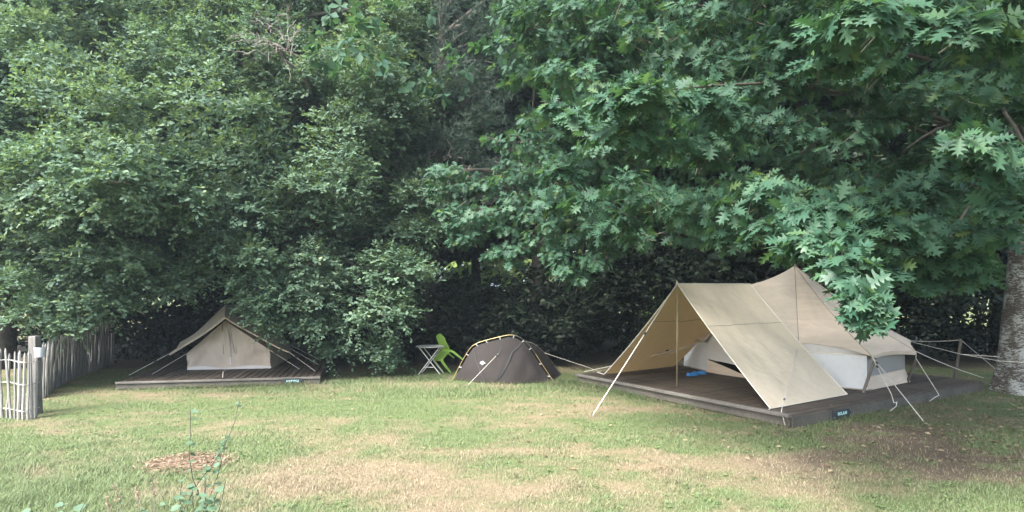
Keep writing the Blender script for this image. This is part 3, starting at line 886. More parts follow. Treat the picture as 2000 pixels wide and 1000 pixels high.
# ------------------------------------------------------------------ chestnut paling fence
def picket_mesh(seed, mt):
    r = np.random.default_rng(seed); pts = []; n = 7
    for k in range(n):
        z = k / (n - 1)
        pts.append((.003 * r.normal() * (0 < k), .003 * r.normal(), z))
    rad = [.021, .023, .022, .021, .020, .018, .006]
    pts[-2] = (pts[-2][0], pts[-2][1], .955)
    mb = MB().tube(pts, np.array(rad) * r.uniform(.85, 1.15), 6)
    return mb.mesh('picket', mt)
PKL = [picket_mesh(k, M['picket']) for k in range(5)]; PKD = [picket_mesh(k + 9, M['picket_d']) for k in range(5)]
def fence(root, path, hs, spacing, meshes, seed, wires, lean=.02):
    r = np.random.default_rng(seed)
    path = np.array(path); L_ = np.concatenate([[0], np.cumsum(np.linalg.norm(np.diff(path, axis=0), axis=1))])
    s = 0.0; tops = []
    while s < L_[-1]:
        p = np.array([np.interp(s, L_, path[:, 0]), np.interp(s, L_, path[:, 1])])
        h = np.interp(s, L_, hs) * r.uniform(.95, 1.05)
        o = link('picket', meshes[r.integers(len(meshes))], root)
        o.location = (p[0], p[1], -.02); o.scale = (1, 1, h); o.rotation_euler = (r.normal() * lean, r.normal() * lean * 1.3, r.uniform(0, 6))
        s += spacing * r.uniform(.8, 1.2)
    for f in wires:
        for off in (-.024, .024):
            pts = []
            for q in np.linspace(0, L_[-1], 60):
                k = np.array([np.interp(q, L_, path[:, 0]), np.interp(q, L_, path[:, 1])])
                pts.append((k[0], k[1] + off * math.sin(q * 21), np.interp(q, L_, hs) * f + .01 * math.sin(q * 9)))
            MB().tube(pts, .004, 4).build('wire', M['wire'], root)
fa, fb = P(-60, 812, 0)[:2], P(68, 822, 0)[:2]
fr1 = thing('paling_fence', v3(fb), 'short pale run of chestnut paling fence wired to the gate post', 'fence')
fence(fr1, [fa, P(20, 818, 0)[:2], P(50, 822, 0)[:2], P(76, 815, 0)[:2]], [1.13, 1.13, 1.12, 1.08], .094, PKL, 5, (.14, .52, .84), .02)
q0, q1 = P(84, 778, 0)[:2], P(206, 716, 0)[:2]
fr2 = thing('paling_fence', v3(q0), 'long grey run of close set paling fence receding under the oak', 'fence')
fence(fr2, [q0, P(110, 757, 0)[:2], P(140, 742, 0)[:2], q1, P(222, 712, 0)[:2]], [1.02, 1.06, 1.10, 1.20, 1.2], .048, PKD, 6, (.2, .8), .04)
pp = P(66, 812, 0)
gp = MB()
prof = [(-.07, -.06), (.06, -.07), (.075, .05), (-.06, .07)]
for z, s_ in ((0, 1.05), (.5, 1.0), (1.0, .97), (1.30, .95), (1.32, .85)):
    for x, y in prof: gp.v.append((pp[0] - .05 + x * s_ + .02 * z * -1, pp[1] + .12 + y * s_, z))
for k in range(4):
    for i in range(4): gp.f.append((k * 4 + i, k * 4 + (i + 1) % 4, (k + 1) * 4 + (i + 1) % 4, (k + 1) * 4 + i))
gp.f.append((16, 17, 18, 19))
post = gp.build('gate_post', wood_mat('old_post', (.10, .095, .09), (.22, .21, .20), (10, 10, 1.5)))
tag(post, 'squared weathered timber post at the end of the paling fence', 'post')
pc = P(69, 688, d=pp[1] - .02)
gpl = np.array([[(pc[0] + .085 * (1.12 if k == 0 else 1 - .05 * k) * math.sin(a2), pc[1] + .10 - .075 * math.cos(a2), pc[2] + .075 - .055 * k) for a2 in np.linspace(-1.7, 1.7, 13)] for k in range(4)])
mb = MB().grid(gpl); mb.grid(gpl[:, ::-1] + np.array([0, .004, 0]))
tag(mb.build('curved_plate', M['plate'], None, True), 'pale blank curved plate fixed round the fence post top', 'plate')

# ------------------------------------------------------------------ foliage generators
hex_leaf_v = np.array([(0, 0, 0), (-.28, .38, .06), (0, .45, 0), (.28, .38, .06), (-.24, .75, .03), (.24, .75, .03), (0, 1, -.06)], float)
hex_leaf_f = np.array([(0, 2, 1), (0, 3, 2), (1, 2, 4), (2, 3, 5), (2, 6, 4), (2, 5, 6)])
oak_leaf_v = np.array([(0, 0, 0), (-.27, .62, .05), (0, .55, 0), (.27, .62, .05), (0, 1, -.06)], float)
oak_leaf_f = np.array([(0, 2, 1), (0, 3, 2), (1, 2, 4), (2, 3, 4)])
quad_leaf_v = np.array([(0, 0, 0), (-.3, .5, .08), (.3, .5, .08), (0, 1, -.03)], float)
quad_leaf_f = np.array([(0, 3, 1), (0, 2, 3)])

def sphere_dirs(n):
    v = rng.normal(size=(n, 3)); return nrm(v)

def oak_leaves(boughs, ns, nl, ll, spl_=.34, up=.55, droop=.12):
    """boughs: rows (x,y,z,rx,ry,rz). returns leaf frames: R, S, T"""
    B = np.asarray(boughs, float); B = np.repeat(B, ns, axis=0)
    dr = sphere_dirs(len(B))
    dr[:, 2] = np.where((dr[:, 2] < -.1) & (rng.random(len(B)) < .8), -dr[:, 2], dr[:, 2])
    rad = rng.uniform(.35, 1.0, len(B)) ** .45
    # lumpy outline
    rad *= 1 + .28 * np.sin(dr[:, 0] * 5 + B[:, 0] * 3) * np.sin(dr[:, 2] * 6 + B[:, 2] * 5)
    p = B[:, :3] + dr * B[:, 3:6] * rad[:, None]
    ax = nrm(dr * np.array([1, 1, .75]) + rng.normal(size=dr.shape) * .4 + np.array([0, 0, .08]))
    n = len(p)
    t = (np.arange(nl) + .5) / nl
    L = spl_ * rng.uniform(.6, 1.25, n)
    pos = p[:, None] + ax[:, None] * (t[None, :, None] * L[:, None, None]) - np.array([0, 0, droop]) * (t[None, :, None] ** 2) * L[:, None, None] * 2
    side = nrm(np.cross(ax, UP)); sg_ = np.where(np.arange(nl) % 2 == 0, 1., -1.)
    ld = nrm(ax[:, None] * (.35 + .6 * t[None, :, None]) + side[:, None] * sg_[None, :, None] * .8 + rng.normal(size=(n, nl, 3)) * .38 - np.array([0, 0, .12]))
    nz = nrm(UP * up + dr[:, None] * .75 + rng.normal(size=(n, nl, 3)) * .30)
    Rm_ = frames(ld.reshape(-1, 3), nz.reshape(-1, 3))
    S = ll * rng.uniform(.65, 1.25, n * nl)
    return Rm_, S, pos.reshape(-1, 3)

def limb(mb, p0, p1, r0, r1, wob=.15, n=7, arch_=.0, sides=7):
    p0 = np.array(p0, float); p1 = np.array(p1, float); L = np.linalg.norm(p1 - p0)
    pts = []; wv_ = rng.normal(size=3); ph = rng.uniform(0, 6)
    for t in np.linspace(0, 1, n):
        q = p0 * (1 - t) + p1 * t + np.array([0, 0, arch_ * 4 * t * (1 - t)])
        q = q + wv_ * wob * L * .10 * math.sin(math.pi * t * 2 + ph) * (1 - abs(2 * t - 1) ** 3) + rng.normal(size=3) * wob * min(L, 1.0) * .035 * (0 < t < 1)
        pts.append(q)
    mb.tube(pts, np.linspace(r0, r1, n), sides)
    return np.array(pts)

def bough_twigs(mb, boughs, per, r=.007, L=.9):
    for b in boughs:
        for _ in range(per):
            d = sphere_dirs(1)[0]; d[2] = abs(d[2]) * .4 - .15
            c = np.array(b[:3])
            limb(mb, c + d * np.array(b[3:6]) * .2, c + d * np.array(b[3:6]) * rng.uniform(.85, 1.12), r * 1.8, r * .6, .5, 5, .0, 3)

def region_boughs(n, sampler, depth, size, flat=.75, jd=.5, maxtry=60000):
    out = []; tries = 0
    while len(out) < n and tries < maxtry:
        tries += 1
        q = sampler()
        if q is None: continue
        px, py = q
        d = depth(px, py) + rng.normal() * jd
        c = P(px, py, d=d)
        s = size * rng.uniform(.55, 1.4)
        if c[2] < .35: continue
        out.append((*c, s, s * rng.uniform(.8, 1.1), s * flat * rng.uniform(.8, 1.2)))
    return out

# ---- the two English oaks on the left
def left_low(px):     # lower outline of the oak foliage in the photo
    return np.interp(px, [-200, 0, 60, 120, 200, 300, 380, 430, 470, 520, 560, 590, 640, 720, 780, 830, 870], [600, 590, 640, 640, 600, 615, 560, 560, 575, 600, 620, 660, 680, 690, 640, 500, 400])
def left_depth(px, py):
    d = 14.6 + .8 * np.interp(px, [0, 350, 850], [-1.2, 0, 1.2])
    d = d - 1.7 * math.exp(-((py - 350) / 170) ** 2) * math.exp(-((px - 260) / 330) ** 2)
    d = d + 1.6 * np.interp(py, [-250, 0, 200], [1.3, 1, 0])
    if 430 < px < 620 and py > 480: d = min(d, 14.1)
    return d
def left_sampler(y0, y1, mg=45, x0=-150, x1=850):
    def f():
        px = rng.uniform(x0, x1); py = rng.uniform(y0, y1)
        if py > left_low(px) - mg * .4: return None
        if py < 330 and px > 850 - abs(330 - py) * .15: return None
        return px, py
    return f
bo_front = region_boughs(128, left_sampler(-60, 720), left_depth, .62, .82, .5)
bo_lo = []
for px, py, d, s in ((700, 640, 14.9, .55), (640, 650, 14.8, .45), (760, 620, 15.3, .5), (690, 560, 14.8, .6), (620, 600, 14.4, .5), (740, 690, 15.0, .36), (600, 640, 14.3, .3),
                     (540, 600, 13.9, .38), (510, 590, 13.9, .34), (490, 580, 14.0, .24), (515, 622, 14.0, .18), (535, 640, 14.0, .14), (500, 610, 14.05, .12), (560, 570, 14, .5), (500, 555, 13.9, .45),
                     (760, 710, 15.2, .22), (655, 690, 14.9, .22), (800, 560, 15.6, .4), (820, 460, 15.8, .45), (100, 610, 13.0, .4), (180, 600, 13.2, .4), (230, 600, 13.4, .36), (60, 620, 12.9, .3),
                     (330, 575, 13.8, .35), (290, 590, 13.6, .35), (380, 545, 13.8, .35), (140, 640, 13.0, .22), (20, 560, 12.7, .4)):
    bo_lo.append((*P(px, py, d=d), s, s, s * .8))
bo_mid = region_boughs(120, left_sampler(-80, 560, 60), lambda a_, b2: left_depth(a_, b2) + 1.7, .8, .75, .5)
bo_back = region_boughs(130, left_sampler(-100, 470, 80), lambda a_, b2: left_depth(a_, b2) + 3.6, 1.0, .75, .8)
bo_top = region_boughs(60, left_sampler(-420, -60), lambda a_, b2: left_depth(a_, b2) + 2.0, 1.1, .75, 1.2)

def split_lr(bs, px0):
    L_, R_ = [], []
    for b in bs:
        x, _ = proj(np.array(b[:3])); (L_ if x < px0 + rng.normal() * 40 else R_).append(b)
    return L_, R_

oak_defs = (('english_oak', P(4, 690, d=16.8), 'pale leaved oak at the far left with its dark trunk at the frame edge', 0),
            ('english_oak', P(548, 700, d=18.0), 'broad leafy oak arching over the small ridge tent', 1))
for nm, base, lab, side in oak_defs:
    base = np.array([base[0], base[1], 0.0])
    root = thing(nm, base, lab, 'tree')
    sets = [split_lr(q, 300)[side] for q in (bo_front, bo_lo, bo_mid, bo_back, bo_top)]
    lv = []
    for bs, ns, nl, ll, simple in ((sets[0], 125, 9, .108, 0), (sets[1], 110, 9, .095, 0), (sets[2], 84, 8, .15, 1), (sets[3], 80, 7, .22, 1), (sets[4], 60, 7, .22, 1)):
        if not bs: continue
        Rm_, S, Tt = oak_leaves(bs, ns, nl, ll)
        lv.append(scatter(*((quad_leaf_v, quad_leaf_f) if simple else (oak_leaf_v, oak_leaf_f)), Rm_, S, Tt))
    V, F = merge(lv)
    cr_ = link('crown', np_mesh('crown', V, F, M['oak_leaf']), root); cr_['kind'] = 'stuff'
    tr = MB()
    fork = base + np.array([.2 * (1 if side == 0 else -1), -.3, 3.6])
    tp = limb(tr, base - np.array([0, 0, .1]), fork, .34, .26, .08, 7, 0, 10)
    tp2 = limb(tr, fork, base + np.array([.3, -.2, 9.5]), .24, .10, .2, 7, 0, 8)
    tr.build('trunk', M['bark'], root, True)
    al = sets[0] + sets[2]
    idx = rng.permutation(len(al))[:26]
    for k in idx:
        b = np.array(al[k][:3]); lm = MB()
        stp = tp2[min(6, max(0, int((b[2] - 3.5) / 6 * 7)))] if b[2] > 3.6 else tp[4 + rng.integers(3)]
        limb(lm, stp, b, .09, .018, .35, 8, .3, 5)
        lm.build('limb', M['twig'], root, True)
    tw = MB(); bough_twigs(tw, sets[0] + sets[1], 3, .006)
    o = tw.build('twigs', M['twig'], root); o['kind'] = 'stuff'
    if side == 1:     # bare dead branch high in the crown
        dbm = MB(); c0 = P(545, 95, d=14.2)
        for k in range(16):
            d = nrm(np.array([rng.normal(), rng.normal() * .5 - .25, rng.normal() * .55 + .15]))
            pts = limb(dbm, c0 + rng.normal(size=3) * .12, c0 + d * rng.uniform(.5, 1.0), .014, .006, .9, 7, .1, 4)
            for j in (2, 3, 4, 5):
                limb(dbm, pts[j], pts[j] + nrm(d + rng.normal(size=3) * .8) * rng.uniform(.2, .45), .007, .003, .8, 5, 0, 3)
        limb(dbm, c0, c0 + np.array([.2, 1.6, -.5]), .03, .05, .3, 6, 0, 5)
        dbm.build('dead_branch', M['deadtwig'], root)

# ---- pine between the oaks
pb = np.array([*P(830, 700, d=18.2)[:2], 0.0])
pine = thing('pine_tree', pb, 'dark pine with grey green needles between the two kinds of oak', 'tree')
ptm = MB(); ptp = limb(ptm, pb - np.array([0, 0, .1]), pb + np.array([.6, .2, 12]), .30, .12, .05, 10, 0, 10); ptm.build('trunk', M['bark'], pine, True)
nd_b = []
for _ in range(140):
    px = rng.normal(925, 62); py = rng.uniform(-200, 430)
    if px < 850 - .0 * py or px > 1080: continue
    nd_b.append((*P(px, py, d=16.9 + rng.normal() * .7), .5, .5, .26))
for px, py in ((862, -40), (868, 10), (875, 50), (865, 90), (885, 30), (880, 120), (895, 70), (872, 160), (790, 250), (800, 270), (850, 260), (870, 285), (900, 290), (830, 240), (940, 330), (910, 150), (960, 200), (880, 250), (930, 230)):
    nd_b.append((*P(px, py, d=16.1), .5, .45, .25))
Bn = np.repeat(np.array(nd_b), 16, axis=0)
dn = sphere_dirs(len(Bn)); tuft = Bn[:, :3] + dn * Bn[:, 3:6] * (rng.uniform(.2, 1, len(Bn)) ** .6)[:, None]
K = 26
tax = nrm(dn * .7 + rng.normal(size=dn.shape) * .4 + np.array([0, 0, .35]))
nd = nrm(tax[:, None] * .75 + rng.normal(size=(len(Bn), K, 3)) * .55)
npos = tuft[:, None] + tax[:, None] * rng.uniform(-.09, .09, (len(Bn), K, 1))
ndv = np.array([(-.035, 0, 0), (.035, 0, 0), (0, 1, 0)]); ndf = np.array([(0, 1, 2)])
V, F = scatter(ndv, ndf, frames(nd.reshape(-1, 3), rng.normal(size=(len(Bn) * K, 3))), .15 * rng.uniform(.7, 1.2, len(Bn) * K), npos.reshape(-1, 3))
o = link('crown', np_mesh('crown', V, F, M['needle']), pine); o['kind'] = 'stuff'
for k in range(22):
    lm = MB(); b = nd_b[rng.integers(len(nd_b))]; z = min(max(b[2] - .3, 1.5), 11); s0 = pb + (ptp[-1] - pb) * (z / 12)
    limb(lm, s0, b[:3], .05, .014, .3, 7, .15, 5); lm.build('limb', M['deadtwig'], pine)
dt_ = MB()
for k in range(60):
    c0 = P(rng.normal(890, 45), rng.uniform(290, 450), d=16.6 + rng.normal() * .5)
    pts = limb(dt_, c0, c0 + nrm(np.array([rng.normal(), rng.normal() * .4, rng.normal() * .4 - .1])) * rng.uniform(.4, .9), .012, .004, .8, 6, 0, 3)
    for j in (2, 4): limb(dt_, pts[j], pts[j] + rng.normal(size=3) * .22, .006, .003, .8, 4, 0, 3)
o = dt_.build('dead_twigs', M['deadtwig'], pine); o['kind'] = 'stuff'

# ---- red oaks: big pointed-lobed leaves in drooping whorls
def red_leaf(detail):
    if detail:
        sn = [(.13, .012), (.21, .055), (.36, .065), (.54, .075), (.72, .07), (.86, .05)]
        tips = [[(.27, .15), (.30, .19), (.33, .13)], [(.44, .26), (.52, .33), (.50, .22)], [(.66, .30), (.74, .34), (.70, .21)], [(.84, .18), (.90, .20), (.88, .11)]]
    else:
        sn = [(.14, .012), (.28, .065), (.50, .08), (.72, .07), (.88, .045)]
        tips = [[(.36, .26)], [(.60, .34)], [(.82, .25)]]
    bend = lambda w, t: -.10 * t * t + .30 * w - .45 * w * w
    vs__, fs__ = [(0, 0, 0)], []
    mid = []
    def av(t, w):
        vs__.append((w, t, bend(abs(w), t))); return len(vs__) - 1
    for t, w in sn: mid.append(av(t, 0.0))
    tip = av(1.0, 0.0)
    for sg_ in (-1, 1):
        S_ = [av(t, sg_ * w) for t, w in sn]
        tri = lambda a_, b2, c2: fs__.append((a_, b2, c2) if sg_ > 0 else (a_, c2, b2))
        tri(0, S_[0], mid[0])
        for k in range(len(sn) - 1):
            tri(mid[k], S_[k], S_[k + 1]); tri(mid[k], S_[k + 1], mid[k + 1])
        tri(mid[-1], S_[-1], tip)
        for k, tp_ in enumerate(tips):
            i0 = k + 1 if detail else k + 1
            a_, b2 = S_[i0], S_[min(i0 + 1, len(S_) - 1)]
            if a_ == b2: continue
            ids = [av(t, sg_ * w) for t, w in tp_]
            if len(ids) == 1: tri(a_, ids[0], b2)
            else:
                tri(a_, ids[0], ids[2]); tri(a_, ids[2], b2); tri(ids[0], ids[1], ids[2])
    return np.array(vs__), np.array(fs__)
RLd = red_leaf(True); RLs = red_leaf(False)

def whorls(boughs, nw, nl, ll, face=(0, 0, 0), droop=.45):
    B = np.repeat(np.asarray(boughs, float), nw, axis=0); n = len(B)
    dr = sphere_dirs(n); dr[:, 2] = np.where(dr[:, 2] < -.3, -dr[:, 2] * .5, dr[:, 2])
    p = B[:, :3] + dr * B[:, 3:6] * (rng.uniform(.15, 1, n) ** .5)[:, None]
    ax = nrm(dr * np.array([1, 1, .5]) + rng.normal(size=(n, 3)) * .3 + np.array([0, 0, .25]) + np.array(face))
    u = nrm(np.cross(ax, UP + rng.normal(size=(n, 3)) * .05)); w = np.cross(ax, u)
    an = (np.arange(nl) * 2.399)[None] + rng.uniform(0, 6.3, (n, 1)) + rng.normal(size=(n, nl)) * .25
    rd = u[:, None] * np.cos(an)[..., None] + w[:, None] * np.sin(an)[..., None]
    open_ = (.35 + .55 * (np.arange(nl) + .5) / nl)[None, :, None]
    ld = nrm(ax[:, None] * (1.0 - open_) + rd * open_ * 1.25 - np.array([0, 0, droop]) + rng.normal(size=(n, nl, 3)) * .16)
    pos = p[:, None] - ax[:, None] * (np.arange(nl) / nl * .10)[None, :, None]
    nz = nrm(ax[:, None] * .85 + UP * .5 + rng.normal(size=(n, nl, 3)) * .16)
    S = ll * rng.uniform(.55, 1.2, (n, nl))
    return frames(ld.reshape(-1, 3), nz.reshape(-1, 3)), S.reshape(-1), pos.reshape(-1, 3), p, ax

def ro_low(px):
    return np.interp(px, [840, 860, 900, 960, 1000, 1060, 1090, 1130, 1180, 1240, 1300, 1380, 1420, 1500, 1545, 1600, 1660, 1690, 1715, 1740, 1800, 1900, 1960, 2000, 2200],
                     [420, 470, 490, 480, 440, 470, 555, 560, 535, 530, 500, 500, 470, 490, 500, 540, 560, 600, 590, 540, 545, 545, 480, 440, 430])
near = []
for px, py, d, s in ((1690, 30, 4.6, .28), (1650, 60, 5.0, .3), (1740, 60, 5.4, .3), (1620, 110, 5.6, .25), (1890, 60, 4.9, .3), (1920, 90, 5.2, .3), (1850, 40, 5.4, .3),
                     (1250, 180, 6.2, .22), (1210, 200, 6.5, .25), (1300, 200, 6.6, .3), (1360, 190, 7.0, .35), (1240, 260, 6.8, .32), (1180, 260, 7.2, .3), (1300, 290, 7.0, .35), (1420, 220, 7.2, .4),
                     (1090, 210, 8.2, .3), (1130, 240, 8.0, .3), (1370, 300, 7.4, .4), (1450, 400, 6.8, .35), (1500, 380, 6.6, .35), (1560, 430, 6.0, .3), (1620, 420, 5.9, .32), (1600, 470, 5.6, .25), (1560, 480, 5.8, .22),
                     (1630, 505, 5.3, .2), (1690, 585, 4.9, .12), (1692, 605, 4.9, .05), (1668, 530, 5.1, .16), (1680, 460, 5.7, .28), (1730, 440, 5.9, .3), (1750, 480, 6.0, .28), (1790, 470, 6.2, .28),
                     (1830, 510, 6.4, .25), (1870, 500, 6.2, .25), (1900, 530, 6.4, .2), (1925, 455, 5.8, .22), (1975, 400, 5.2, .2), (1890, 280, 5.0, .25), (1930, 310, 5.2, .25), (1970, 330, 5.5, .3),
                     (1840, 360, 6.2, .35), (1780, 390, 6.4, .35), (1700, 390, 6.4, .35), (1430, 460, 7.0, .25), (1490, 450, 6.6, .25), (1400, 400, 7.4, .35), (1100, 340, 8.6, .35), (1150, 400, 8.4, .35),
                     (1090, 400, 9.0, .3), (1200, 440, 8.4, .35), (1260, 400, 8.0, .4), (1330, 430, 7.8, .4), (1740, 520, 6.0, .15), (1810, 545, 6.5, .15)):
    near.append((*P(px, py, d=d), s, s, s * .6))
def ro_sampler(x0, x1, y0, y1, mg=40):
    def f():
        px = rng.uniform(x0, x1); py = rng.uniform(y0, y1)
        if py > ro_low(px) - mg: return None
        if py < 330 and px < 1000 + rng.normal() * 15: return None
        return px, py
    return f
def ro_depth(px, py): return np.interp(px, [850, 1050, 1250, 1500, 1800, 2100], [12.4, 11.0, 9.6, 8.8, 8.6, 8.8]) + .8 * np.interp(py, [0, 500], [.0, .4])
midb = region_boughs(185, ro_sampler(1060, 2080, -40, 540), ro_depth, .55, .5, .7)
leftb = region_boughs(66, ro_sampler(860, 1230, 0, 560, 25), lambda a_, b2: ro_depth(a_, b2) + .9, .5, .55, .5)
for px, py, d, s_ in ((880, 415, 12.6, .3), (905, 440, 12.4, .4), (950, 420, 12.2, .45), (1000, 400, 12, .45), (925, 465, 12.4, .3), (985, 450, 12.2, .35), (1040, 430, 11.8, .4), (900, 470, 12.5, .2), (1060, 460, 11.6, .35),
                      (985, 490, 12.3, .25), (1000, 512, 12.2, .2), (960, 498, 12.4, .2), (1025, 485, 12, .25), (1100, 530, 11.2, .3), (1130, 545, 11.2, .22), (1085, 500, 11.4, .3), (1160, 510, 11, .35), (1020, 300, 12.4, .5), (1050, 350, 12, .5), (990, 350, 12.6, .4)):
    leftb.append((*P(px, py, d=d), s_, s_, s_ * .6))
backb = region_boughs(210, ro_sampler(1030, 2250, -150, 480, 60), lambda a_, b2: ro_depth(a_, b2) + 3.2, .9, .55, 1.0)
topb = []
for _ in range(230):       # the rest of the crown: above the frame, over the deck and to the right
    a2 = rng.uniform(0, 6.28); rr = 8.5 * math.sqrt(rng.random()); z = rng.uniform(5.0, 13)
    rr = rr * 1.12 * math.sqrt(max(.1, 1 - ((z - 6) / 8) ** 2))
    q = np.array([8.5 + rr * math.cos(a2), 10.6 + rr * math.sin(a2), z])
    if q[1] > .5:
        x, y = proj(q)
        if y > -60 and -100 < x < 2100: continue
    topb.append((*q, 1.1, 1.1, .6))
for _ in range(90):  # extra boughs added out of view to shade the leaves and ground below
    y = rng.uniform(3.0, 9.5); x = rng.uniform(2.6, 11); z = CAM_H + .448 * y + rng.uniform(.7, 3.2)
    topb.append((x, y, z, .9, .9, .5))
tbase = np.array([*P(1990, 766, 0)[:2], 0.0])
r1 = thing('red_oak', tbase, 'red oak with lichen spotted trunk at right, boughs hanging over the tent', 'tree')
tk = MB()
zs = [-.1, .05, .2, .45, .9, 1.6, 2.6, 4.0, 6.0, 9.0]
cx = [0, 0, 0, .01, .03, .07, .14, .22, .3, .3]; rr = [.53, .47, .42, .385, .355, .33, .31, .29, .25, .2]
rows = []
for z, x, r_ in zip(zs, cx, rr):
    rows.append([(tbase[0] + x + math.cos(a2) * r_ * (1 + .05 * math.sin(3 * a2 + z) + (.10 * math.sin(5 * a2 + 1) if z < .3 else .03 * math.sin(5 * a2))), tbase[1] + math.sin(a2) * r_ * (1 + .04 * math.sin(4 * a2)), z) for a2 in np.linspace(0, 2 * math.pi, 29)])
tk.grid(np.array(rows)); tk.build('trunk', M['lichen'], r1, True)

def split_boughs_twigs(root, W_list, hub, nlimbs, mt):
    for k in range(nlimbs):
        b = W_list[rng.integers(len(W_list))]; lm = MB()
        limb(lm, hub, b[:3], .055, .009, .22, 14, .6, 5); lm.build('limb', mt, root, True)

parts = []
Rn, Sn, Tn, wp, wa = whorls(near, 12, 8, .22, (-.05, -.22, 0), .5)
dist = np.linalg.norm(Tn - np.array([0, 0, CAM_H]), axis=1)
xx, yy = proj(Tn); vis = (xx > 20) & (xx < 1980) & (yy > 10) & (yy < 990) & (Tn[:, 1] > 1)
score = np.where(vis, Sn / dist, 0); order = np.argsort(-score)
big = order[:300]; rest = np.setdiff1d(np.arange(len(Tn)), big)
rl_meshes = []
for k in range(7):
    v, f = RLd; v = v.copy(); rr2 = np.random.default_rng(k)
    v[:, 0] *= 1 + .12 * rr2.normal(); v[:, 2] += .07 * np.sin(v[:, 1] * 4 + k) * (k % 2) - .28 * v[:, 1] ** 2 * rr2.random() + .18 * v[:, 0] * v[:, 1] * rr2.normal() - .5 * v[:, 0] ** 2 * rr2.random()
    rl_meshes.append(np_mesh('leaf', v, f, M['redoak_leaf_o']))
for q, i in enumerate(big):
    o = link('leaf', rl_meshes[q % 7], r1)
    m4 = Matrix.Identity(4)
    for a_ in range(3):
        for b2 in range(3): m4[a_][b2] = float(Rn[i, a_, b2] * Sn[i])
        m4[a_][3] = float(Tn[i, a_])
    o.matrix_basis = m4
parts.append(scatter(*RLd, Rn[rest], Sn[rest], Tn[rest]))
Rm2, S2, T2, wp2, wa2 = whorls(midb, 11, 7, .205, (-.05, -.2, 0), .6)
parts.append(scatter(*RLd, Rm2, S2, T2))
Rm3, S3, T3, _, _ = whorls(backb, 11, 7, .24, (0, -.1, 0), .4)
hf = len(T3) // 4
parts.append(scatter(*RLs, Rm3[:hf], S3[:hf], T3[:hf])); parts.append(scatter(quad_leaf_v * np.array([.8, 1, 1]), quad_leaf_f, Rm3[hf:], S3[hf:], T3[hf:]))
Rm4, S4, T4, _, _ = whorls(topb, 16, 6, .27, (0, 0, 0), .3)
parts.append(scatter(quad_leaf_v * np.array([.9, 1, 1]), quad_leaf_f, Rm4, S4, T4))
V, F = merge(parts)
o = link('crown', np_mesh('crown', V, F, M['redoak_leaf']), r1); o['kind'] = 'stuff'
tw = MB()
for p_, a_ in zip(wp, wa):
    tw.tube([p_ + a_ * .02, p_ - a_ * .22 + np.array([.04, .06, -.03])], [.004, .006], 3)
for p_, a_ in zip(wp2[::2], wa2[::2]):
    tw.tube([p_ + a_ * .02, p_ - a_ * .35 + np.array([.06, .1, 0])], [.005, .008], 3)
o = tw.build('twigs', M['twig'], r1); o['kind'] = 'stuff'
split_boughs_twigs(r1, near, tbase + np.array([.1, -.2, 4.6]), 4, M['twig'])
split_boughs_twigs(r1, midb, tbase + np.array([.1, -.2, 5.2]), 8, M['twig'])

r2b = np.array([*P(1050, 700, d=18.6)[:2], 0.0])
r2 = thing('red_oak', r2b, 'red oak behind the dark dome tent with boughs reaching left', 'tree')
tk = MB(); r2t = limb(tk, r2b - np.array([0, 0, .1]), r2b + np.array([.3, -.4, 11]), .24, .12, .06, 9, 0, 9); tk.build('trunk', M['bark'], r2, True)
Rm5, S5, T5, wp5, wa5 = whorls(leftb, 13, 7, .20, (-.05, -.2, 0), .6)
top2 = []
for _ in range(110):
    q = np.array([rng.uniform(-3.5, 8), rng.uniform(14, 22), rng.uniform(6.5, 13)])
    top2.append((*q, 1.2, 1.2, .6))
Rm6, S6, T6, _, _ = whorls(top2, 16, 6, .27, (0, 0, 0), .3)
V, F = merge([scatter(*RLs, Rm5, S5, T5), scatter(quad_leaf_v, quad_leaf_f, Rm6, S6, T6)])
o = link('crown', np_mesh('crown', V, F, M['redoak_leaf']), r2); o['kind'] = 'stuff'
split_boughs_twigs(r2, leftb, r2t[3], 14, M['twig'])
tw = MB()
for p_, a_ in zip(wp5[::2], wa5[::2]): tw.tube([p_, p_ - a_ * .35], [.005, .008], 3)
o = tw.build('twigs', M['twig'], r2); o['kind'] = 'stuff'

# ---- dark undergrowth behind the tents
shr = [(-11.5, 19.0, 2.2, 2.2, 'dark shrub behind the receding paling fence'), (-7.6, 20.2, 2.6, 2.4, 'dark shrub behind the small ridge tent'),
       (-3.6, 18.6, 2.0, 2.6, 'dark shrub behind the folding table'), (-1.0, 18.9, 1.9, 2.4, 'dark shrub behind the green chair'), (1.0, 18.2, 1.7, 2.2, 'dark shrub behind the dome tent'),
       (3.6, 19.6, 2.2, 3.4, 'tall dark shrub behind the front of the cream awning'), (7.2, 20.6, 2.4, 3.8, 'tall dark shrub behind the cream tent peak'),
       (10.6, 18.4, 2.2, 3.6, 'dark shrub behind the leaning deck post'), (13.8, 18.0, 2.4, 3.8, 'dark shrub behind the lichen spotted trunk')]
shr += [(-9.6, 21.6, 2.6, 4.2, 'dark tree-high bush behind the dark shrubs near the paling fence'), (-5.0, 21.8, 2.6, 4.0, 'dark tree-high bush behind the small tent and the table'), (1.6, 22.0, 2.4, 2.1, 'dark bush behind the dome tent and under the bright gaps'),
        (5.6, 22.2, 2.8, 4.4, 'dark tree-high bush behind the awning'), (10.0, 21.6, 2.8, 4.4, 'dark tree-high bush behind the tent and deck post'), (14.6, 20.6, 2.8, 4.4, 'dark tree-high bush right of the lichen spotted trunk'), (-1.6, 21.6, 2.0, 2.2, 'dark bush behind the pine trunk'), (-14.4, 21.0, 2.6, 4.0, 'dark tree-high bush at the far left edge')]
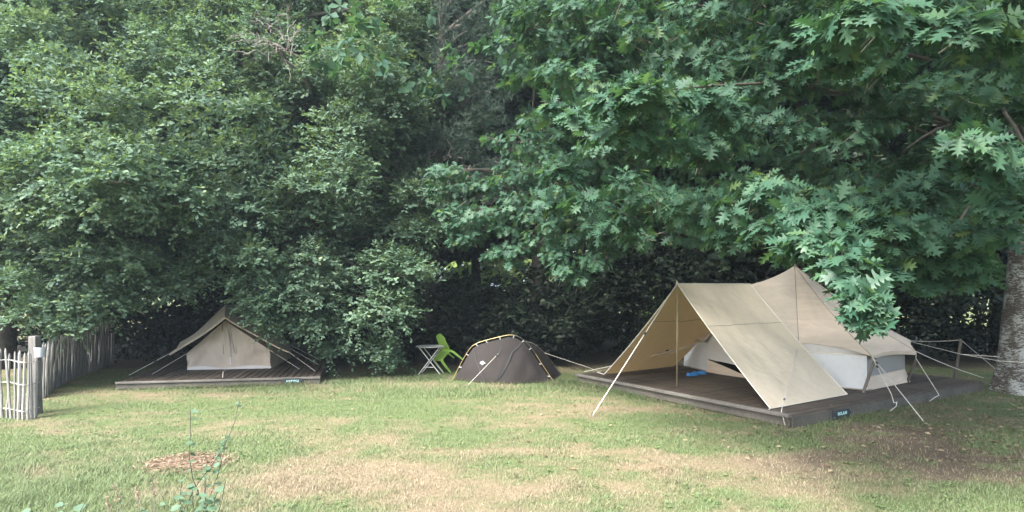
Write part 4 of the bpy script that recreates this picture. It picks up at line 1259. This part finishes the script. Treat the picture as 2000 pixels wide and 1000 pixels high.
for x, y, r_, h_, lab in shr:
    root = thing('dark_shrub', (x, y, 0), lab, 'shrub', 'dark shrubs under the trees')
    bs = []
    for _ in range(30):
        a2 = rng.uniform(0, 6.28); q = r_ * math.sqrt(rng.random()); z = rng.uniform(.1, h_ * (1 - .35 * (q / r_) ** 2))
        bs.append((x + q * math.cos(a2), y + q * .8 * math.sin(a2), z, .6, .6, .5))
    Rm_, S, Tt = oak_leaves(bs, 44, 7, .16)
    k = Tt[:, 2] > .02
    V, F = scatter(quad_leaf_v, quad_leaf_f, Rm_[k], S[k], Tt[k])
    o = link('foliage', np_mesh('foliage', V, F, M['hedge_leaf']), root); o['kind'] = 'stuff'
    sm = MB()
    for _ in range(9):
        limb(sm, (x + rng.normal() * .2, y + rng.normal() * .2, -.05), (x + rng.normal() * r_ * .5, y + rng.normal() * r_ * .4, h_ * rng.uniform(.6, 1)), .03, .008, .4, 6, 0, 5)
    sm.build('stems', M['bark'], root)

# ---- belt of trees behind, and sunlit bushes beyond the belt
belt = [(-17, 21, 'belt tree behind the far left of the oak'), (-11.5, 23.5, 'belt tree behind the paling fence'), (-5.5, 24, 'belt tree behind the small ridge tent'), (-1.2, 23.5, 'belt tree behind the pine'),
        (4.6, 24, 'belt tree behind the awning'), (9.5, 23, 'belt tree behind the cream tent peak'), (15.5, 20.5, 'belt tree behind the lichen spotted trunk'),
        (12.6, 25.5, 'belt tree behind the gap between tent and lichen spotted trunk'), (7.0, 27.0, 'rearmost belt tree behind the tent peak'), (2.0, 27.5, 'rearmost belt tree behind the dome tent'), (-8.6, 27.5, 'rearmost belt tree behind the small ridge tent')]
for k, (x, y, lab) in enumerate(belt):
    root = thing('belt_tree', (x, y, 0), lab, 'tree', 'trees of the belt behind the tents')
    tk = MB(); limb(tk, (x, y, -.1), (x + rng.normal() * .4, y, 10), .2, .08, .1, 8, 0, 8); tk.build('trunk', M['bark'], root, True)
    bs = []
    for _ in range(92):
        a2 = rng.uniform(0, 6.28); q = 4.2 * math.sqrt(rng.random()); z = rng.uniform(4.0 if k in (3, 4, 9) else 2.4, 12.8)
        bs.append((x + q * math.cos(a2), y + q * .7 * math.sin(a2), z, 1.0, 1.0, .75))
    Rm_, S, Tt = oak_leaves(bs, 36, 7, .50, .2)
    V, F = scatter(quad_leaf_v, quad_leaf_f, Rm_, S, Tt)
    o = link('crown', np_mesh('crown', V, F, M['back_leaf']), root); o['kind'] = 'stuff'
for px, d, r_, lab in ((-12, 19.5, .06, 'thin dark stem left of the pine trunk'), (-1.2, 20.4, .07, 'thin dark stem right of the pine trunk'), (-.5, 20.0, .05, 'slim leaning stem behind the dome tent'), (.25, 20.8, .09, 'dark stem behind the dome tent peak')):
    pass
for k in range(9):
    x = -18 + k * 4.6 + rng.normal() * .5; y = 45 + rng.normal() * 1.5
    lab = ['far left', 'second from the left', 'third from the left', 'fourth from the left', 'middle', 'fourth from the right', 'third from the right', 'second from the right', 'far right'][k]
    root = thing('sunlit_bush', (x, y, 0), 'yellow green sunlit bush seen through gaps beyond the trees, ' + lab, 'bush', 'sunlit bushes beyond the trees')
    bs = []
    for _ in range(22):
        a2 = rng.uniform(0, 6.28); q = 2.8 * math.sqrt(rng.random())
        bs.append((x + q * math.cos(a2), y + q * .6 * math.sin(a2), rng.uniform(.4, 7.0), 1.1, 1.1, .9))
    Rm_, S, Tt = oak_leaves(bs, 40, 6, .55)
    V, F = scatter(quad_leaf_v, quad_leaf_f, Rm_, S, Tt)
    o = link('foliage', np_mesh('foliage', V, F, M['far_leaf']), root); o['kind'] = 'stuff'
    sm = MB(); limb(sm, (x, y, -.05), (x + .1, y, 2.6), .06, .02, .3, 6, 0, 6); sm.build('stem', M['bark'], root)

# ------------------------------------------------------------------ grass, litter, weeds
def in_deck(x, y):
    q = np.stack([x - Bc[0], y - Bc[1]], -1)
    den = uBC[0] * uBA[1] - uBC[1] * uBA[0]
    s = (q[:, 0] * uBA[1] - q[:, 1] * uBA[0]) / den; t = (uBC[0] * q[:, 1] - uBC[1] * q[:, 0]) / den
    r_ = (s > -.02) & (s < lBC) & (t > -.03) & (t < lBA)
    q = np.stack([x - Ll[0], y - Ll[1]], -1); s = q @ uL; t = q @ uLd
    return r_ | ((s > -.02) & (s < lL) & (t > -.03) & (t < lLd))

n = 400000
gy_ = 5.2 + (17.5 - 5.2) * rng.random(n) ** 1.35
gx_ = (rng.random(n) * 2 - 1) * (gy_ * .82 + .6)
def edge_pts(p, q, m, w):
    t = rng.random(m)[:, None]; e = p * (1 - t) + q * t; d_ = nrm(q - p); nn_ = np.array([d_[1], -d_[0]])
    cl = (vnoise(t[:, 0] * np.linalg.norm(q - p) * 2.3, np.zeros(m), 5) > rng.random(m) * .9)
    return (e + nn_ * np.abs(rng.normal(size=(m, 1))) * w)[cl]
ed = np.concatenate([edge_pts(Ac - uBC * .1, Bc - uBC * .1, 5200, .10), edge_pts(Bc - uBA * .06, Bc + uBC * lBC - uBA * .06, 5200, .16), edge_pts(Ll - uLd * .07, Lr - uLd * .07, 3600, .08),
                     edge_pts(gr[0][:2], gr[20][:2], 1600, .06), edge_pts(gr[20][:2], gr[-1][:2], 1600, .06), edge_pts(Lr, P(870, 735, 0)[:2], 3000, .3),
                     edge_pts(P(1090, 745, 0)[:2], Ac, 2500, .25), edge_pts(P(1990, 770, 0)[:2] - np.array([.9, .4]), P(1990, 770, 0)[:2] + np.array([.6, -.6]), 1200, .15)])
gx_ = np.concatenate([gx_, ed[:, 0]]); gy_ = np.concatenate([gy_, ed[:, 1]])
is_edge = np.concatenate([np.zeros(n), np.ones(len(ed))]); n = len(gx_)
dry, soil = fields(gx_, gy_)
dens = np.clip(1.0 - .7 * soil, .2, 1) * np.where(gy_ > 15.6, .35, 1)
keep = (rng.random(n) < dens) & ~in_deck(gx_, gy_)
keep &= ~((((gx_ - P(365, 905, 0)[0]) / .33) ** 2 + ((gy_ - P(365, 905, 0)[1]) / .26) ** 2) < 1)
gx_, gy_, dry, soil, is_edge = gx_[keep], gy_[keep], dry[keep], soil[keep], is_edge[keep]
n = len(gx_)
lush = np.exp(-(((gx_ + 4.5) / 2.6) ** 2 + ((gy_ - 6.8) / 1.9) ** 2))
near_edge = np.exp(-((gy_ - 13.4) / .8) ** 2) * ((gx_ > -5) & (gx_ < 2))
tuftn = fbm(gx_ * 3.5, gy_ * 3.5, 33, 2)
h = (.018 + .034 * tuftn + .03 * lush + .045 * near_edge + .05 * is_edge + .06 * np.clip(fbm(gx_ * 1.6, gy_ * 1.6, 71, 2) - .62, 0, 1) * 4 * .6) * rng.uniform(.6, 1.4, n) * (1 - .35 * dry)
an = rng.uniform(0, 6.283, n); ln = rng.uniform(.25, 1.0, n)
ld = np.stack([np.cos(an) * ln, np.sin(an) * ln, np.ones(n)], -1)
root_ = np.stack([gx_, gy_, gheight(gx_, gy_) - .004], -1)
wv = np.stack([-np.sin(an), np.cos(an), np.zeros(n)], -1) * (rng.uniform(.0018, .0034, n) * (gy_ / 8) ** .7)[:, None]
m1 = root_ + ld * h[:, None] * .55
tp = root_ + ld * h[:, None] * 1.0 + np.stack([np.cos(an), np.sin(an), -.35 * np.ones(n)], -1) * h[:, None] * .28
nb = gy_ < 9.6; fb_ = ~nb; n1 = int(nb.sum()); n2 = int(fb_.sum())
V = np.concatenate([np.stack([root_ - wv, root_ + wv, m1 + wv * .75, m1 - wv * .75, tp], 1)[nb].reshape(-1, 3), np.stack([root_ - wv * 1.1, root_ + wv * 1.1, tp], 1)[fb_].reshape(-1, 3)])
F = np.concatenate([(np.array([(0, 1, 2), (0, 2, 3), (3, 2, 4)])[None] + (np.arange(n1) * 5)[:, None, None]).reshape(-1, 3), (np.array([(0, 1, 2)])[None] + (n1 * 5 + np.arange(n2) * 3)[:, None, None]).reshape(-1, 3)])
bdry = np.clip(dry + rng.normal(size=n) * .16 + .25 * soil, 0, 1)
o = link('grass', np_mesh('grass', V, F, M['grass'], {'dry': np.concatenate([np.repeat(bdry[nb], 5), np.repeat(bdry[fb_], 3)])}))
tag(o, 'short lawn grass, green in places and straw dry in others', 'grass', kind='stuff')

# low broad-leaved lawn weeds in small rosettes
nw_ = 900
wy = 5.6 + 9 * rng.random(nw_) ** 1.2; wx = (rng.random(nw_) * 2 - 1) * (wy * .82)
ok = ~in_deck(wx, wy) & (fbm(wx * .9, wy * .9, 55, 2) > .42) & (fields(wx, wy)[0] < .5); wx, wy = wx[ok], wy[ok]; nw_ = len(wx)
an = rng.uniform(0, 6.283, (nw_, 7)); el = rng.uniform(.15, .6, (nw_, 7))
wd = np.stack([np.cos(an), np.sin(an), el], -1).reshape(-1, 3)
wpos = np.repeat(np.stack([wx, wy, gheight(wx, wy) + .008], -1), 7, axis=0) + rng.normal(size=(nw_ * 7, 3)) * np.array([.015, .015, .002])
V, F = scatter(hex_leaf_v * np.array([.9, 1, 1]), hex_leaf_f, frames(wd, np.tile(UP, (nw_ * 7, 1))), np.repeat(rng.uniform(.022, .05, nw_), 7) * rng.uniform(.7, 1.2, nw_ * 7), wpos)
o = link('lawn_weeds', np_mesh('lawn_weeds', V, F, M['lawn_weed'])); tag(o, 'small broad leaved weeds and clover dotted over the lawn', 'weeds', kind='stuff')

# fallen leaves and twigs under the trees and on the left deck
nlit = 2600
lx = np.concatenate([rng.normal(8.6, 2.2, 1400), rng.uniform(-9, 9, 700), Ll[0] + rng.random(500) * 4.2]); ly = np.concatenate([rng.normal(9.6, 1.3, 1400), rng.uniform(7, 16.5, 700), Ll[1] + rng.random(500) * 2.2])
dk = in_deck(lx, ly)
lz = np.where(dk, np.where(lx > 0, DZ + .005, LZ + .005), gheight(lx, ly) + .025)
kk = ~dk | (rng.random(nlit) < np.where(lx > 0, .1, .5))
lx, ly, lz = lx[kk], ly[kk], lz[kk]; n = len(lx)
an = rng.uniform(0, 6.283, n)
V, F = scatter(quad_leaf_v, quad_leaf_f, frames(np.stack([np.cos(an), np.sin(an), rng.normal(size=n) * .12], -1), np.stack([rng.normal(size=n) * .3, rng.normal(size=n) * .3, np.ones(n)], -1)), np.where(lx > 0, .085, .05) * rng.uniform(.5, 1.2, n), np.stack([lx, ly, lz], -1))
o = link('leaf_litter', np_mesh('leaf_litter', V, F, M['litter'])); tag(o, 'brown fallen leaves scattered on lawn and decks', 'leaves', kind='stuff')

mc = P(365, 905, 0)
rows = [[(mc[0] + .48 * q * math.cos(a2) * (1 + .12 * math.sin(3 * a2)), mc[1] + .42 * q * math.sin(a2) * (1 + .1 * math.sin(2 * a2)), -.012 + .05 * (1 - q ** 2) + .006 * math.sin(a2 * 9 + q * 20)) for a2 in np.linspace(0, 2 * math.pi, 41)] for q in np.linspace(0.001, 1, 12)]
mul = thing('mulch_mound', mc, 'low round patch of reddish brown mulch in the lawn', 'mulch')
MB().grid(np.array(rows)).build('mound', M['mulch'], mul, True)
n = 1500
a2 = rng.uniform(0, 6.283, n); q = np.sqrt(rng.random(n)) * 1.0 + np.abs(rng.normal(size=n)) * .22 * (rng.random(n) < .5)
pos = np.stack([mc[0] + .48 * q * np.cos(a2), mc[1] + .42 * q * np.sin(a2), .016 + .05 * np.clip(1 - q ** 2, 0, 1)], -1)
V, F = scatter(quad_leaf_v * np.array([.35, 1, 1]), quad_leaf_f, frames(rng.normal(size=(n, 3)) * np.array([1, 1, .3]), np.array([0, 0, 1.]) + rng.normal(size=(n, 3)) * .3), rng.uniform(.03, .075, n), pos)
o = link('mulch_chips', np_mesh('mulch_chips', V, F, leaf_mat('mulch_chip', [(0, (.16, .11, .08)), (.6, (.25, .185, .135)), (1, (.34, .275, .2))], .05, .9, .1)), mul); o['kind'] = 'stuff'

def weed(px_base, d, stems, label, name='tall_weed', seedhead=False, leaf=.06, nleaf=6, mt='weed_leaf'):
    """stems: list of (px, py) tips; plant stands at distance d"""
    bx = (px_base - 1000) / FPX * d
    root = thing(name, (bx, d, 0), label, 'plant', 'tall weeds in the foreground')
    for px, py in stems:
        tipp = P(px, py, d=d - .1); sm = MB()
        pts = limb(sm, (bx + rng.normal() * .03, d + rng.normal() * .03, -.02), tipp, .0055, .0022, .35, 9, 0, 4)
        so_ = sm.build('stem', M['deadtwig'] if seedhead else M['twig'], root)
        k = rng.uniform(.3, 1, nleaf); idx_ = k * 8
        pos = np.stack([np.interp(idx_, np.arange(9), pts[:, c]) for c in range(3)], -1)
        a2 = rng.uniform(0, 6.283, nleaf)
        ld = np.stack([np.cos(a2), np.sin(a2) - .2, rng.uniform(-.5, .4, nleaf)], -1)
        for j in range(nleaf):
            V, F = scatter(hex_leaf_v * np.array([1.25, 1, 1]), hex_leaf_f, frames(ld[j:j + 1], np.array([[rng.normal() * .3, -.5, 1]])), np.array([leaf * rng.uniform(.6, 1.3)]), pos[j:j + 1])
            link('leaf', np_mesh('leaf', V, F, M[mt]), root)
        if seedhead:
            nn = 70; q = pts[-1] - (pts[-1] - pts[-3]) * rng.random(nn)[:, None] * .7 + rng.normal(size=(nn, 3)) * .011
            V, F = scatter(quad_leaf_v, quad_leaf_f, frames(rng.normal(size=(nn, 3)), rng.normal(size=(nn, 3))), rng.uniform(.008, .018, nn), q)
            sh_ = link('seed_head', np_mesh('seed_head', V, F, M['mulch']), root); sh_['kind'] = 'stuff'
weed(392, 4.6, [(372, 800), (440, 850), (405, 900)], 'tall thin weed with bluish leaves in front of the mulch patch', leaf=.055, nleaf=22)
weed(330, 4.9, [(468, 782), (355, 940)], 'slender weed leaning right towards the small tent', leaf=.042, nleaf=20)
weed(262, 4.7, [(222, 945), (208, 975)], 'brown seeded dock stem at the bottom left edge', seedhead=True, leaf=.05, nleaf=3)
weed(285, 4.7, [(265, 950), (300, 930)], 'brown seeded dock stem just right of the first dock', seedhead=True, leaf=.05, nleaf=3)
weed(90, 4.4, [(60, 985), (125, 985), (170, 975), (20, 990)], 'leafy bramble shoots in the bottom left corner', name='bramble', leaf=.09, nleaf=7)
weed(410, 4.5, [(400, 930), (425, 960), (375, 955), (345, 965), (440, 940), (320, 980)], 'leafy weed clump below the mulch patch', leaf=.065, nleaf=16)

# ------------------------------------------------------------------ thin volume added to imitate pale lens glare
m = bpy.data.materials.new('glare_veil_air'); m.use_nodes = True; nt = m.node_tree
nt.nodes.remove(nt.nodes['Principled BSDF'])
pv = nt.nodes.new('ShaderNodeVolumePrincipled'); pv.inputs['Density'].default_value = .0009; pv.inputs['Color'].default_value = (.72, .88, 1, 1); pv.inputs['Anisotropy'].default_value = .2
nt.links.new(pv.outputs[0], nt.nodes['Material Output'].inputs['Volume'])
hz = MB().box((0, 570, 8.0), (1, 0, 0), (0, 1, 0), (0, 0, 1), 905, 640, 9.2).build('glare_veil', m)
tag(hz, 'thin bluish volume added for the look of lens glare', 'glare_veil', kind='stuff')
